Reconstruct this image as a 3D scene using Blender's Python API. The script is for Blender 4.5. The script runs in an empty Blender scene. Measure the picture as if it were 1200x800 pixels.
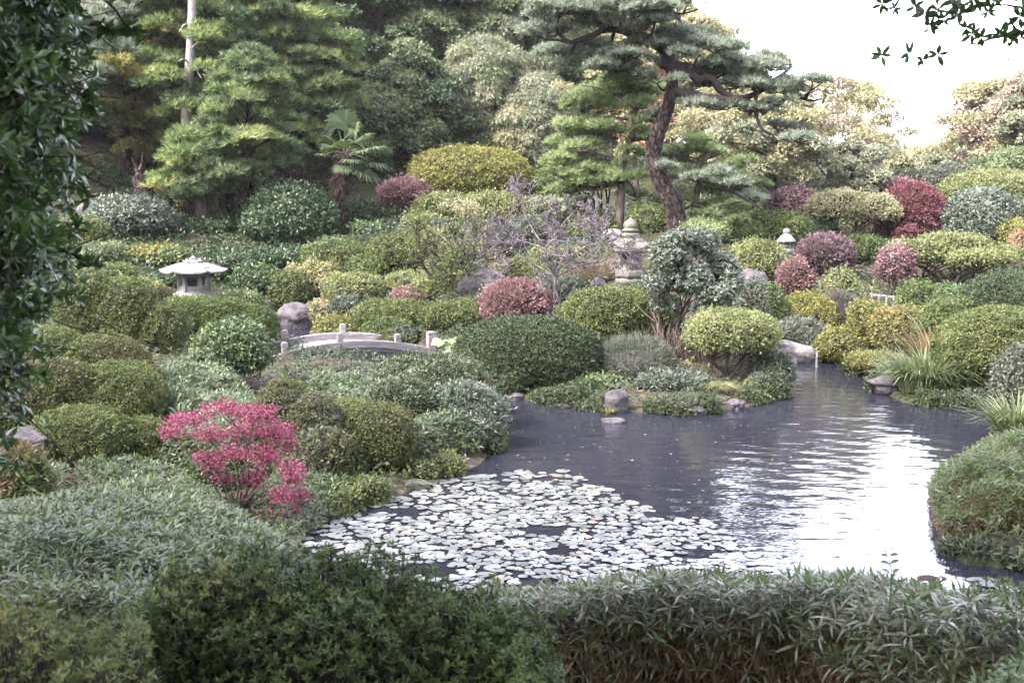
import bpy, math, random
import numpy as np
from mathutils import Vector
C = bpy.context.scene.collection
RNG = np.random.default_rng(7)
F = 1300.0; CAMH = 4.0; PIT = math.atan(170.0 / F)
cp, sp = math.cos(PIT), math.sin(PIT)
CAM = np.array([0.0, 0.0, CAMH])

def ray(u, v):
    a = (u - 600.0) / F; b = (400.0 - v) / F
    return np.array([a, cp + b * sp, -sp + b * cp])
def at(u, v, Y):
    d = ray(u, v); return CAM + d * (Y / d[1])
def onwater(u, v, z=0.0):
    d = ray(u, v); return CAM + d * ((z - CAMH) / d[2])
def nz(a):
    return a / np.maximum(np.linalg.norm(a, axis=-1, keepdims=True), 1e-9)

# ------------------------------------------------------------------ mesh building
class MB:
    def __init__(s): s.V = []; s.Fs = []; s.T = []; s.n = 0; s.smooth = []
    def add(s, V, faces, tint=None, smooth=False):
        V = np.asarray(V, dtype=np.float32).reshape(-1, 3)
        faces = np.asarray(faces, dtype=np.int64)
        s.V.append(V); s.Fs.append(faces + s.n)
        s.T.append(np.full(len(V), 0.5, np.float32) if tint is None else np.asarray(tint, np.float32))
        s.smooth.append(smooth); s.n += len(V)
    def build(s, name, mat, parent=None, loc=None):
        me = bpy.data.meshes.new(name)
        V = np.concatenate(s.V); T = np.concatenate(s.T)
        if loc is not None: V = V - np.asarray(loc, np.float32)
        me.vertices.add(len(V)); me.vertices.foreach_set('co', V.ravel())
        li = np.concatenate([f.ravel() for f in s.Fs])
        tot = np.concatenate([np.full(len(f), f.shape[1], np.int64) for f in s.Fs])
        sm = np.concatenate([np.full(len(f), k, bool) for f, k in zip(s.Fs, s.smooth)])
        st = np.concatenate([[0], np.cumsum(tot)[:-1]])
        me.loops.add(len(li)); me.loops.foreach_set('vertex_index', li.astype(np.int32))
        me.polygons.add(len(tot)); me.polygons.foreach_set('loop_start', st.astype(np.int32))
        me.update(calc_edges=True)
        me.polygons.foreach_set('use_smooth', sm)
        at_ = me.attributes.new('tint', 'FLOAT', 'POINT'); at_.data.foreach_set('value', T)
        if isinstance(mat, (list, tuple)):
            for m in mat: me.materials.append(m)
        else: me.materials.append(mat)
        o = bpy.data.objects.new(name, me); C.objects.link(o)
        if parent is not None:
            o.parent = parent
        elif loc is not None: o.location = loc
        return o

def tag(o, label, cat, group=None, kind=None):
    o['label'] = label; o['category'] = cat
    if group: o['group'] = group
    if kind: o['kind'] = kind
    return o
def empty(name, loc, label, cat, group=None):
    o = bpy.data.objects.new(name, None); C.objects.link(o); o.location = [float(c) for c in loc]
    o.empty_display_size = 0.2
    return tag(o, label, cat, group)
def put(mb, name, mat, root):            # part mesh built in world space, stored relative to its thing
    return mb.build(name, mat, root, loc=np.array(root.location))

# leaf templates: x width, y length, z normal
def T_diam(w=.5, f=.06): return np.array([[0,0,0],[w/2,.5,f],[0,1,0],[-w/2,.5,f]]), np.array([[0,1,2,3]])
def T_oval(w=.42, f=.05, dr=.12):
    return (np.array([[0,0,0],[w*.42,.28,f],[w*.5,.58,f-dr*.3],[0,1,-dr],[-w*.5,.58,f-dr*.3],[-w*.42,.28,f],[0,.5,0]]),
            np.array([[0,1,2,6],[6,2,3,3],[0,6,4,5],[6,3,4,4]]))
def T_lance(w=.16, dr=.25):
    return (np.array([[0,0,0],[w/2,.35,.02],[-w/2,.35,.02],[w*.42,.7,-dr*.35],[-w*.42,.7,-dr*.35],[0,1,-dr]]),
            np.array([[0,1,2,2],[1,3,4,2],[3,5,4,4]]))
def T_needle(w=.1): return np.array([[-w/2,0,0],[w/2,0,0],[0,1,0]]), np.array([[0,1,2]])
def fixfaces(f):
    # quads that repeat their last index are triangles
    tri = [r[:3] for r in f if len(r) == 4 and r[2] == r[3]]; quad = [r for r in f if len(r) == 4 and r[2] != r[3]]
    out = []
    if len(f[0]) == 3: return [f]
    if quad: out.append(np.array(quad))
    if tri: out.append(np.array(tri))
    return out

def place(mb, P, A, N, S, tmpl, tint, rng):
    """P base, A leaf axis, N leaf upper normal, S size"""
    tv, tf = tmpl
    A = nz(A); N = N - (N * A).sum(1, keepdims=True) * A; N = nz(N); X = np.cross(A, N)
    S = np.asarray(S).reshape(-1, 1, 1)
    V = P[:, None, :] + S * (tv[None, :, 0:1] * X[:, None, :] + tv[None, :, 1:2] * A[:, None, :] + tv[None, :, 2:3] * N[:, None, :])
    n, k = len(P), len(tv)
    base = (np.arange(n) * k)[:, None, None]
    tint = np.repeat(tint, k)
    groups = fixfaces(tf)
    V = V.reshape(-1, 3)
    first = True
    off = mb.n
    mb.V.append(V.astype(np.float32)); mb.T.append(tint.astype(np.float32)); mb.n += len(V)
    for g in groups:
        ff = (base + g[None]).reshape(-1, g.shape[1]); mb.Fs.append(ff + off); mb.smooth.append(False)

def rv(rng, n): return nz(rng.normal(size=(n, 3)))
def noise3(P, seed, f=1.0, octv=2):
    r = np.random.default_rng(seed); out = np.zeros(len(P)); amp = 1.0; tot = 0
    for o in range(octv):
        for k in range(4):
            d = r.normal(size=3); d /= np.linalg.norm(d); ph = r.uniform(0, 6.28)
            out += amp * np.sin(P @ d * f * (1 + .35 * k) + ph) / 4
        tot += amp; amp *= .55; f *= 2.3
    return out / tot * 1.8

def leaves(mb, P, N, size, tmpl, rng, lean=.5, up=.2, spread=.7, var=.3, tl=None, tv=.25):
    n = len(P)
    if n == 0: return
    A = N * lean + rv(rng, n) * spread + np.array([0, 0, up])
    NN = N + rv(rng, n) * spread * .7 + np.array([0, 0, .15])
    t = .5 + rng.normal(size=n) * tv + (0 if tl is None else tl)
    place(mb, P, A, NN, size * (1 + rng.uniform(-var, var, n)), tmpl, np.clip(t, 0, 1), rng)

def frame(D):
    ref = np.where(np.abs(D[:, 2:3]) < .9, np.array([[0, 0, 1.0]]), np.array([[1.0, 0, 0]]))
    e1 = nz(np.cross(D, ref)); return e1, np.cross(D, e1)
def whorls(mb, P, D, k, size, tmpl, rng, a0=50, a1=85, var=.25, tl=None, tv=.2, droop=0.0):
    n = len(P)
    if n == 0: return
    D = nz(D); e1, e2 = frame(D)
    ph = (np.arange(k) * (2 * math.pi / k))[None] + rng.uniform(0, 6.28, (n, 1)) + rng.normal(size=(n, k)) * .3
    an = np.radians(rng.uniform(a0, a1, (n, k)))
    rad = np.cos(ph)[..., None] * e1[:, None] + np.sin(ph)[..., None] * e2[:, None]
    A = np.cos(an)[..., None] * D[:, None] + np.sin(an)[..., None] * rad
    A[..., 2] -= droop
    NN = np.sin(an)[..., None] * D[:, None] - np.cos(an)[..., None] * rad + rng.normal(size=(n, k, 3)) * .15
    PP = np.repeat(P, k, 0)
    S = size if np.ndim(size) == 0 else np.repeat(size, k)
    t0 = .5 + (rng.normal(size=n) * tv * .6 if tl is None else tl + rng.normal(size=n) * tv * .5)
    t = np.repeat(t0, k) + rng.normal(size=n * k) * tv * .6
    place(mb, PP, A.reshape(-1, 3), NN.reshape(-1, 3), S * (1 + rng.uniform(-var, var, n * k)), tmpl, np.clip(t, 0, 1), rng)

def tube(mb, pts, rad, sides=6, cap=True):
    pts = np.asarray(pts, float); n = len(pts); rad = np.broadcast_to(np.asarray(rad, float), (n,))
    tan = np.gradient(pts, axis=0); tan = nz(tan)
    e1 = np.zeros((n, 3)); ref = np.array([0, 0, 1.0]) if abs(tan[0][2]) < .9 else np.array([1.0, 0, 0])
    for i in range(n):
        e = np.cross(tan[i], ref); e /= max(np.linalg.norm(e), 1e-6); ref = np.cross(e, tan[i]); e1[i] = e
    e2 = np.cross(tan, e1)
    a = np.arange(sides) * 2 * math.pi / sides
    V = pts[:, None] + rad[:, None, None] * (np.cos(a)[None, :, None] * e1[:, None] + np.sin(a)[None, :, None] * e2[:, None])
    V = V.reshape(-1, 3)
    i = np.arange(n - 1)[:, None] * sides; j = np.arange(sides)[None]; j2 = (j + 1) % sides
    f = np.stack([i + j, i + j2, i + sides + j2, i + sides + j], -1).reshape(-1, 4)
    mb.add(V, f, smooth=True)
    if cap:
        ti = len(V)
        cf = np.array([[(n - 1) * sides + k, (n - 1) * sides + (k + 1) % sides, ti] for k in range(sides)] + [[(k + 1) % sides, k, ti + 1] for k in range(sides)])
        # caps as their own small fans
        VV = np.vstack([V[(n - 1) * sides:], pts[-1:] , V[:sides], pts[:1]])
        ff = [[k, (k + 1) % sides, sides] for k in range(sides)] + [[sides + 1 + (k + 1) % sides, sides + 1 + k, 2 * sides + 1] for k in range(sides)]
        mb.add(VV, np.array(ff))

def spline(pts, n):
    pts = np.asarray(pts, float); m = len(pts)
    t = np.linspace(0, m - 1, n); out = []
    for x in t:
        i = min(int(x), m - 2); f = x - i
        p0 = pts[max(i - 1, 0)]; p1 = pts[i]; p2 = pts[i + 1]; p3 = pts[min(i + 2, m - 1)]
        out.append(.5 * ((2 * p1) + (-p0 + p2) * f + (2 * p0 - 5 * p1 + 4 * p2 - p3) * f * f + (-p0 + 3 * p1 - 3 * p2 + p3) * f ** 3))
    return np.array(out)

def grow(mb, p, d, L, r, depth, rng, ends, fork=(2, 3), wob=.25, up=.1, sh=.72, ang=.6, sides=5, rmin=.009):
    n = 5; pts = [np.array(p, float)]; d = np.array(d, float)
    for i in range(n - 1):
        d = d + rng.normal(size=3) * wob * .4 + np.array([0, 0, up * .3]); d /= np.linalg.norm(d)
        pts.append(pts[-1] + d * L / (n - 1))
    r1 = max(r * .62, rmin)
    tube(mb, pts, np.linspace(r, r1, n), sides if depth > 1 else 4, cap=depth == 0)
    ends.append((pts[-1], d.copy(), depth))
    if depth <= 0: return
    k = rng.integers(fork[0], fork[1] + 1)
    for i in range(k):
        q = pts[-1] if i < 2 else pts[-2]
        dd = d + rv(rng, 1)[0] * ang + np.array([0, 0, up]); dd /= np.linalg.norm(dd)
        grow(mb, q, dd, L * sh * rng.uniform(.8, 1.15), r1, depth - 1, rng, ends, fork, wob, up, sh, ang, sides, rmin)

# ------------------------------------------------------------------ materials
def nodes(name):
    m = bpy.data.materials.new(name); m.use_nodes = True; nt = m.node_tree; nt.nodes.clear()
    return m, nt, nt.nodes.new, nt.links.new
def ramp(nt, cols, pos=None):
    r = nt.nodes.new('ShaderNodeValToRGB'); e = r.color_ramp.elements
    pos = pos or [i / (len(cols) - 1) for i in range(len(cols))]
    while len(e) < len(cols): e.new(.5)
    for k, (c, p) in enumerate(zip(cols, pos)): e[k].position = p; e[k].color = (*c, 1)
    return r
LEAF = {}
GK = 1.0
def leafmat(name, cols, rough=.5, trans=.3, spec=.4, patch=.35, pscale=1.2):
    if name in LEAF: return LEAF[name]
    m, nt, N, L = nodes(name)
    out = N('ShaderNodeOutputMaterial'); a = N('ShaderNodeAttribute'); a.attribute_name = 'tint'
    tc = N('ShaderNodeTexCoord'); nz_ = N('ShaderNodeTexNoise'); nz_.inputs['Scale'].default_value = pscale; nz_.inputs['Detail'].default_value = 3
    L(tc.outputs['Object'], nz_.inputs['Vector'])
    ma = N('ShaderNodeMath'); ma.operation = 'MULTIPLY_ADD'; ma.inputs[1].default_value = patch * 2; ma.inputs[2].default_value = -patch
    L(nz_.outputs['Fac'], ma.inputs[0])
    ad = N('ShaderNodeMath'); ad.operation = 'ADD'; ad.use_clamp = True; L(a.outputs['Fac'], ad.inputs[0]); L(ma.outputs[0], ad.inputs[1])
    r = ramp(nt, [tuple(GK * x for x in c) for c in cols]); L(ad.outputs[0], r.inputs['Fac'])
    p = N('ShaderNodeBsdfPrincipled'); p.inputs['Roughness'].default_value = rough; p.inputs['Specular IOR Level'].default_value = spec
    L(r.outputs['Color'], p.inputs['Base Color'])
    if trans > 0:
        t = N('ShaderNodeBsdfTranslucent'); hs = N('ShaderNodeHueSaturation'); hs.inputs['Value'].default_value = 1.5; hs.inputs['Saturation'].default_value = 1.1
        L(r.outputs['Color'], hs.inputs['Color']); L(hs.outputs['Color'], t.inputs['Color'])
        mx = N('ShaderNodeMixShader'); mx.inputs[0].default_value = trans
        L(p.outputs[0], mx.inputs[1]); L(t.outputs[0], mx.inputs[2]); L(mx.outputs[0], out.inputs[0])
    else: L(p.outputs[0], out.inputs[0])
    LEAF[name] = m; return m
def roughmat(name, cols, scale=6, rough=.9, bump=.3, detail=6, stretch=(1, 1, 1), spec=.25, pos=None):
    if name in LEAF: return LEAF[name]
    m, nt, N, L = nodes(name)
    out = N('ShaderNodeOutputMaterial'); tc = N('ShaderNodeTexCoord'); mp = N('ShaderNodeMapping'); mp.inputs['Scale'].default_value = stretch
    L(tc.outputs['Object'], mp.inputs[0])
    n1 = N('ShaderNodeTexNoise'); n1.inputs['Scale'].default_value = scale; n1.inputs['Detail'].default_value = detail; n1.inputs['Roughness'].default_value = .65
    L(mp.outputs[0], n1.inputs['Vector'])
    mr = N('ShaderNodeMapRange'); mr.inputs[1].default_value = .3; mr.inputs[2].default_value = .7; L(n1.outputs['Fac'], mr.inputs[0])
    r = ramp(nt, cols, pos); L(mr.outputs[0], r.inputs['Fac'])
    p = N('ShaderNodeBsdfPrincipled'); p.inputs['Roughness'].default_value = rough; p.inputs['Specular IOR Level'].default_value = spec
    L(r.outputs['Color'], p.inputs['Base Color'])
    b = N('ShaderNodeBump'); b.inputs['Strength'].default_value = bump; b.inputs['Distance'].default_value = .05
    n2 = N('ShaderNodeTexNoise'); n2.inputs['Scale'].default_value = scale * 3; n2.inputs['Detail'].default_value = 5; L(mp.outputs[0], n2.inputs['Vector'])
    L(n2.outputs['Fac'], b.inputs['Height']); L(b.outputs[0], p.inputs['Normal']); L(p.outputs[0], out.inputs[0])
    LEAF[name] = m; return m

def barkmat(name, cols, scale=7.0):
    m, nt, N, L = nodes(name); out = N('ShaderNodeOutputMaterial'); p = N('ShaderNodeBsdfPrincipled'); p.inputs['Roughness'].default_value = .9; p.inputs['Specular IOR Level'].default_value = .2
    tc = N('ShaderNodeTexCoord'); mp = N('ShaderNodeMapping'); mp.inputs['Scale'].default_value = (1, 1, .45); L(tc.outputs['Object'], mp.inputs[0])
    n = N('ShaderNodeTexNoise'); n.inputs['Scale'].default_value = 4; n.inputs['Detail'].default_value = 6; L(mp.outputs[0], n.inputs['Vector'])
    av = N('ShaderNodeVectorMath'); av.operation = 'SCALE'; av.inputs['Scale'].default_value = .25; L(n.outputs['Color'], av.inputs[0]); ad = N('ShaderNodeVectorMath'); L(mp.outputs[0], ad.inputs[0]); L(av.outputs[0], ad.inputs[1])
    v = N('ShaderNodeTexVoronoi'); v.feature = 'DISTANCE_TO_EDGE'; v.inputs['Scale'].default_value = scale; L(ad.outputs[0], v.inputs['Vector'])
    mr = N('ShaderNodeMapRange'); mr.inputs[2].default_value = .16; mr.inputs[3].default_value = .15; L(v.outputs['Distance'], mr.inputs[0])
    m2 = N('ShaderNodeMapRange'); m2.inputs[1].default_value = .3; m2.inputs[2].default_value = .7; L(n.outputs['Fac'], m2.inputs[0]); r = ramp(nt, cols); L(m2.outputs[0], r.inputs[0])
    mx = N('ShaderNodeVectorMath'); mx.operation = 'SCALE'; L(r.outputs[0], mx.inputs[0]); L(mr.outputs[0], mx.inputs['Scale']); L(mx.outputs[0], p.inputs['Base Color'])
    b = N('ShaderNodeBump'); b.inputs['Strength'].default_value = .9; b.inputs['Distance'].default_value = .06; L(mr.outputs[0], b.inputs['Height']); L(b.outputs[0], p.inputs['Normal']); L(p.outputs[0], out.inputs[0]); return m
PAL = {  # dark, mid, light leaf colours of each kind of plant
 'azalea': [(.034,.054,.018),(.075,.108,.034),(.145,.178,.058)],
 'azdark':   [(.018,.030,.014),(.036,.056,.024),(.068,.088,.038)],
 'olive': [(.034,.048,.016),(.078,.100,.033),(.145,.162,.056)],
 'lime': [(.070,.088,.034),(.140,.160,.064),(.225,.235,.105)],
 'sunny':    [(.080,.088,.022),(.165,.165,.045),(.260,.240,.085)],  # yellow green; also stands in for sun patches on trees of the wood
 'brownish': [(.036,.036,.016),(.074,.078,.033),(.120,.122,.052)],
 'greygreen':[(.045,.055,.040),(.085,.098,.072),(.140,.150,.118)],
 'bluegreen': [(.032,.046,.033),(.070,.092,.064),(.150,.170,.132)],
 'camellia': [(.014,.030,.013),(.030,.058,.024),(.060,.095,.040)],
 'leafy':    [(.030,.056,.018),(.062,.105,.034),(.130,.165,.070)],
 'sasa': [(.020,.034,.014),(.048,.069,.030),(.112,.124,.072)],
 'straw':    [(.070,.046,.024),(.140,.100,.052),(.240,.190,.115)],
 'red': [(.072,.024,.030),(.140,.050,.060),(.205,.088,.095)],
 'pink': [(.110,.016,.040),(.225,.036,.088),(.350,.105,.180)],
 'dusty': [(.100,.058,.062),(.185,.105,.114),(.275,.175,.182)],
 'rose': [(.115,.068,.066),(.200,.115,.118),(.290,.195,.195)],
 'purple':   [(.060,.038,.046),(.120,.078,.090),(.190,.130,.145)],
 'twig':     [(.060,.052,.056),(.115,.104,.108),(.190,.175,.180)],
 'pine': [(.074,.096,.068),(.142,.172,.124),(.235,.262,.198)],
 'pinelight': [(.090,.130,.052),(.170,.222,.095),(.260,.300,.150)],
 'cedar': [(.044,.080,.026),(.110,.168,.056),(.265,.285,.105)],
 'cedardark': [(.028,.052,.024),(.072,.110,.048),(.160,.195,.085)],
 'forest': [(.044,.066,.030),(.105,.140,.066),(.210,.235,.130)],
 'willow': [(.085,.098,.062),(.180,.195,.125),(.290,.290,.205)],
 'autumn': [(.150,.145,.070),(.255,.245,.135),(.350,.335,.215)],
 'orange': [(.130,.075,.045),(.240,.140,.085),(.330,.230,.150)],
 'paletree': [(.150,.155,.075),(.250,.240,.135),(.360,.335,.210)],
 'russet': [(.160,.125,.095),(.270,.220,.165),(.360,.310,.245)],
 'moss': [(.070,.078,.022),(.130,.135,.038),(.200,.195,.065)],
 'goldtree': [(.080,.085,.028),(.160,.155,.054),(.240,.210,.090)],
 'grass':    [(.055,.080,.030),(.110,.140,.062),(.220,.225,.130)],
 'palm': [(.026,.044,.018),(.058,.088,.038),(.115,.145,.072)],
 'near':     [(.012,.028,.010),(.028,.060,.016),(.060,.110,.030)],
 'nearhedge': [(.013,.024,.007),(.040,.068,.016),(.115,.168,.042)],
 'sasafront':[(.046,.054,.030),(.105,.112,.070),(.220,.212,.165)],
}
SPEC = {'camellia':(.42,.2,.4),'near':(.28,.25,.5),'bluegreen':(.42,.2,.45),'sasa':(.40,.22,.4),'sasafront':(.36,.22,.5),'twig':(.8,.1,.2),'leafy':(.4,.3,.5)}
def lm(k):
    r, t, s = SPEC.get(k, (.55, .3, .35)); return leafmat('leaf_' + k, PAL[k], r, t, s)
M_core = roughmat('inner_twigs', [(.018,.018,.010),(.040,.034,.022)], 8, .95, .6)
M_bark = roughmat('bark_brown', [(.035,.026,.022),(.085,.066,.056),(.14,.115,.10)], 9, .9, .6, stretch=(1,1,.25))
M_redbark = barkmat('bark_reddish', [(.016,.0105,.0105),(.038,.0255,.0245),(.078,.057,.055)])
M_palebark = roughmat('bark_pale', [(.11,.095,.09),(.22,.20,.195),(.31,.285,.28)], 7, .85, .4, stretch=(1,1,.3))
M_dark = roughmat('bark_dark', [(.018,.014,.014),(.04,.032,.032)], 9, .9, .4, stretch=(1,1,.3))
M_stone = roughmat('stone_grey', [(.09,.083,.087),(.185,.172,.178),(.28,.265,.27)], 7, .9, .5)
M_palestone = roughmat('stone_pale', [(.060,.058,.052),(.135,.128,.126),(.20,.19,.192),(.235,.222,.226)], 3.2, .9, .4, 9)
M_oldstone = roughmat('stone_lichened', [(.042,.038,.036),(.105,.096,.092),(.125,.124,.095),(.185,.174,.165)], 4, .95, .6, 9)
M_rock = roughmat('boulder_rock', [(.030,.025,.029),(.075,.066,.074),(.14,.128,.136)], 3.5, .9, .9)
M_wood = roughmat('weathered_wood', [(.12,.105,.108),(.20,.182,.19),(.27,.25,.258)], 5, .85, .4, stretch=(.35,.35,3))
M_darkwood = roughmat('darker_wood', [(.07,.058,.062),(.14,.12,.125)], 5, .85, .4, stretch=(.3,.3,2))  # darker wood for the girders and piles
# ------------------------------------------------------------------ the lie of the land
CP = """160,250,42 250,240,44 60,270,40 400,268,42 480,260,42 545,236,46 640,240,46 560,275,39 640,285,37 100,300,36 230,345,33.5 330,335,36.5
390,300,38 470,340,34 450,384,30.5 560,350,32 600,385,28.5 565,335,35 400,370,33 650,295,38 740,352,30.5 720,405,26.5 740,328,32.5 660,440,23.6 740,450,23
785,272,36 870,292,35 920,312,34 900,348,31 940,402,29.2 970,332,34 1000,282,38 1070,280,40 1150,285,38 1120,345,32 1050,375,29 1040,425,25.6 1110,440,23
1170,445,22 1190,390,25 1260,400,22 1300,330,28 860,430,23.5 900,420,24.5 800,410,26 830,350,29.5
130,402,22 200,412,25 250,402,27 300,452,20 322,428,25.6 100,460,18 40,490,16 120,577,13.4 30,592,11.8 -100,400,22 -150,480,15 -150,300,36
400,480,19.5 440,440,23.6 540,490,18.4 340,545,15.3 280,625,12.6 460,540,16.6 400,431,24.2 420,560,15.6
1150,610,14 1200,600,14.5 1300,560,16 1250,500,18 1400,400,22""".split()
cps = []
for s_ in CP:
    u, v, Y = map(float, s_.split(',')); cps.append(at(u, v, Y))
# the near bank falls from the path the photographer stands on to the water; the hill climbs behind the garden
for x, y, z in [(-9,0,2.7),(0,0,2.4),(9,0,2.4),(-6,1.5,2.4),(0,1.5,2.35),(6,1.5,2.35),(-6,4,1.2),(0,4,.8),(6,4,.7),(-6,6.8,1.0),(-2,6.8,.55),(2,6.8,.35),(6,6.8,.35),(-5,9.5,.85),(-2.6,9.6,.45),(1,9.6,.28),(5,9.6,.28),
                (9,10,.7),(0,-12,2.6),(-20,-10,3.5),(20,-10,3),(-16,8,2.6),(14,8,1.6),(-25,20,5),(22,22,2.6),(24,40,4.5),(-25,40,6),(-12,58,8.5),(0,58,7.5),(12,58,5.6),
                (28,58,5.0),(-30,75,12),(0,75,10),(20,75,5.5),(40,75,5.0),(-45,20,8),(45,20,4)]: cps.append(np.array([x, y, z]))
cps = np.array(cps)
def _phi(r): return np.sqrt(r * r + 4.0)
_D = np.linalg.norm(cps[:, None, :2] - cps[None, :, :2], axis=-1)
_n = len(cps); _A = np.zeros((_n + 1, _n + 1)); _A[:_n, :_n] = _phi(_D) - np.eye(_n) * .25; _A[:_n, _n] = 1; _A[_n, :_n] = 1
_w = np.linalg.solve(_A, np.append(cps[:, 2], 0))

PONDPX = [(1330,692),(1330,676),(1200,668),(1150,664),(1112,654),(1094,612),(1088,575),(1112,548),(1150,522),(1178,496),(1176,478),(1120,475),(1060,472),
          (1036,460),(1012,442),(1000,428),(985,417),(960,411),(938,411),(926,424),(908,448),(900,470),(860,479),(800,487),(760,484),(700,480),(650,473),(610,468),(560,461),(542,446),
          (528,430),(508,415),(480,404),(430,396),(400,391),(385,386),(360,379),(318,379),(300,386),(308,396),(345,409),(380,419),(430,426),(480,434),(520,447),(560,466),(578,486),(582,508),
          (570,536),(545,553),(500,562),(470,578),(430,592),(398,602),(366,616),(340,640),(330,662)]
POND = np.array([onwater(u, v)[:2] for u, v in PONDPX] + [(-2.6,10.9),(0,10.55),(3,10.5),(6,10.45)])
def sdist(X, Y, poly=None):
    P = POND if poly is None else poly
    x = X.ravel(); y = Y.ravel(); d = np.full(len(x), 1e9); ins = np.zeros(len(x), bool)
    for i in range(len(P)):
        a = P[i]; b = P[(i + 1) % len(P)]; e = b - a
        t = np.clip(((x - a[0]) * e[0] + (y - a[1]) * e[1]) / (e @ e), 0, 1)
        d = np.minimum(d, np.hypot(x - a[0] - t * e[0], y - a[1] - t * e[1]))
        c = (a[1] > y) != (b[1] > y)
        with np.errstate(divide='ignore', invalid='ignore'):
            ins ^= c & (x < (b[0] - a[0]) * (y - a[1]) / (b[1] - a[1]) + a[0])
    return np.where(ins, -d, d).reshape(X.shape)
def gz(x, y, pond=True):
    x = np.atleast_1d(np.asarray(x, float)); y = np.atleast_1d(np.asarray(y, float)); sh = x.shape
    xx = np.clip(x.ravel(), -60, 60); yy = np.clip(y.ravel(), -20, 90)
    z = np.zeros(len(xx))
    for i in range(_n): z += _w[i] * _phi(np.hypot(xx - cps[i, 0], yy - cps[i, 1]))
    z += _w[_n]; z = z.reshape(sh)
    if not pond: return z
    d = sdist(x, y)
    out = np.maximum(z, .05 + np.minimum(d, .4) * .35)
    out = .04 + (out - .04) * np.clip(d / .7, 0, 1) ** .6
    return np.where(d > 0, out, np.maximum(-.7, .04 + d * .9))
def g1(x, y): return float(gz([x], [y])[0])

def ground():
    ax = np.concatenate([np.linspace(-120, -32, 12), np.linspace(-30, 30, 241), np.linspace(32, 120, 12)])
    ay = np.concatenate([np.linspace(-40, -7, 8), np.linspace(-6, 64, 281), np.linspace(66, 110, 14), np.linspace(116, 190, 8)])
    X, Y = np.meshgrid(ax, ay); Z = gz(X, Y)
    P = np.stack([X, Y, np.zeros_like(X)], -1).reshape(-1, 3)
    Z = Z + (noise3(P, 3, 1.7, 3) * .035).reshape(Z.shape) * (sdist(X, Y) > .3)
    V = np.stack([X, Y, Z], -1).reshape(-1, 3); nx, ny = len(ax), len(ay)
    i = np.arange(ny - 1)[:, None] * nx; j = np.arange(nx - 1)[None]
    f = np.stack([i + j, i + j + 1, i + nx + j + 1, i + nx + j], -1).reshape(-1, 4)
    mb = MB(); mb.add(V, f, smooth=True)
    m, nt, N, L = nodes('earth_and_moss'); out = N('ShaderNodeOutputMaterial'); p = N('ShaderNodeBsdfPrincipled'); p.inputs['Roughness'].default_value = .95; p.inputs['Specular IOR Level'].default_value = .15
    tc = N('ShaderNodeTexCoord'); n1 = N('ShaderNodeTexNoise'); n1.inputs['Scale'].default_value = .35; n1.inputs['Detail'].default_value = 6
    n2 = N('ShaderNodeTexNoise'); n2.inputs['Scale'].default_value = 9; n2.inputs['Detail'].default_value = 8
    L(tc.outputs['Object'], n1.inputs[0]); L(tc.outputs['Object'], n2.inputs[0])
    r1 = ramp(nt, [(.020,.016,.013),(.055,.044,.036),(.10,.08,.065)], [.3,.5,.72]); L(n2.outputs['Fac'], r1.inputs[0])
    r2 = ramp(nt, [(.012,.016,.008),(.028,.034,.014),(.060,.062,.028)], [.3,.5,.72]); L(n2.outputs['Fac'], r2.inputs[0])
    mr = N('ShaderNodeMapRange'); mr.inputs[1].default_value = .42; mr.inputs[2].default_value = .56; L(n1.outputs['Fac'], mr.inputs[0])
    mx = N('ShaderNodeMix'); mx.data_type = 'RGBA'; L(mr.outputs[0], mx.inputs[0]); L(r1.outputs[0], mx.inputs[6]); L(r2.outputs[0], mx.inputs[7])
    L(mx.outputs[2], p.inputs['Base Color']); b = N('ShaderNodeBump'); b.inputs['Strength'].default_value = .8; b.inputs['Distance'].default_value = .06
    L(n2.outputs['Fac'], b.inputs['Height']); L(b.outputs[0], p.inputs['Normal']); L(p.outputs[0], out.inputs[0])
    o = mb.build('ground', m); o['kind'] = 'structure'; return o
ground()

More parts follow.
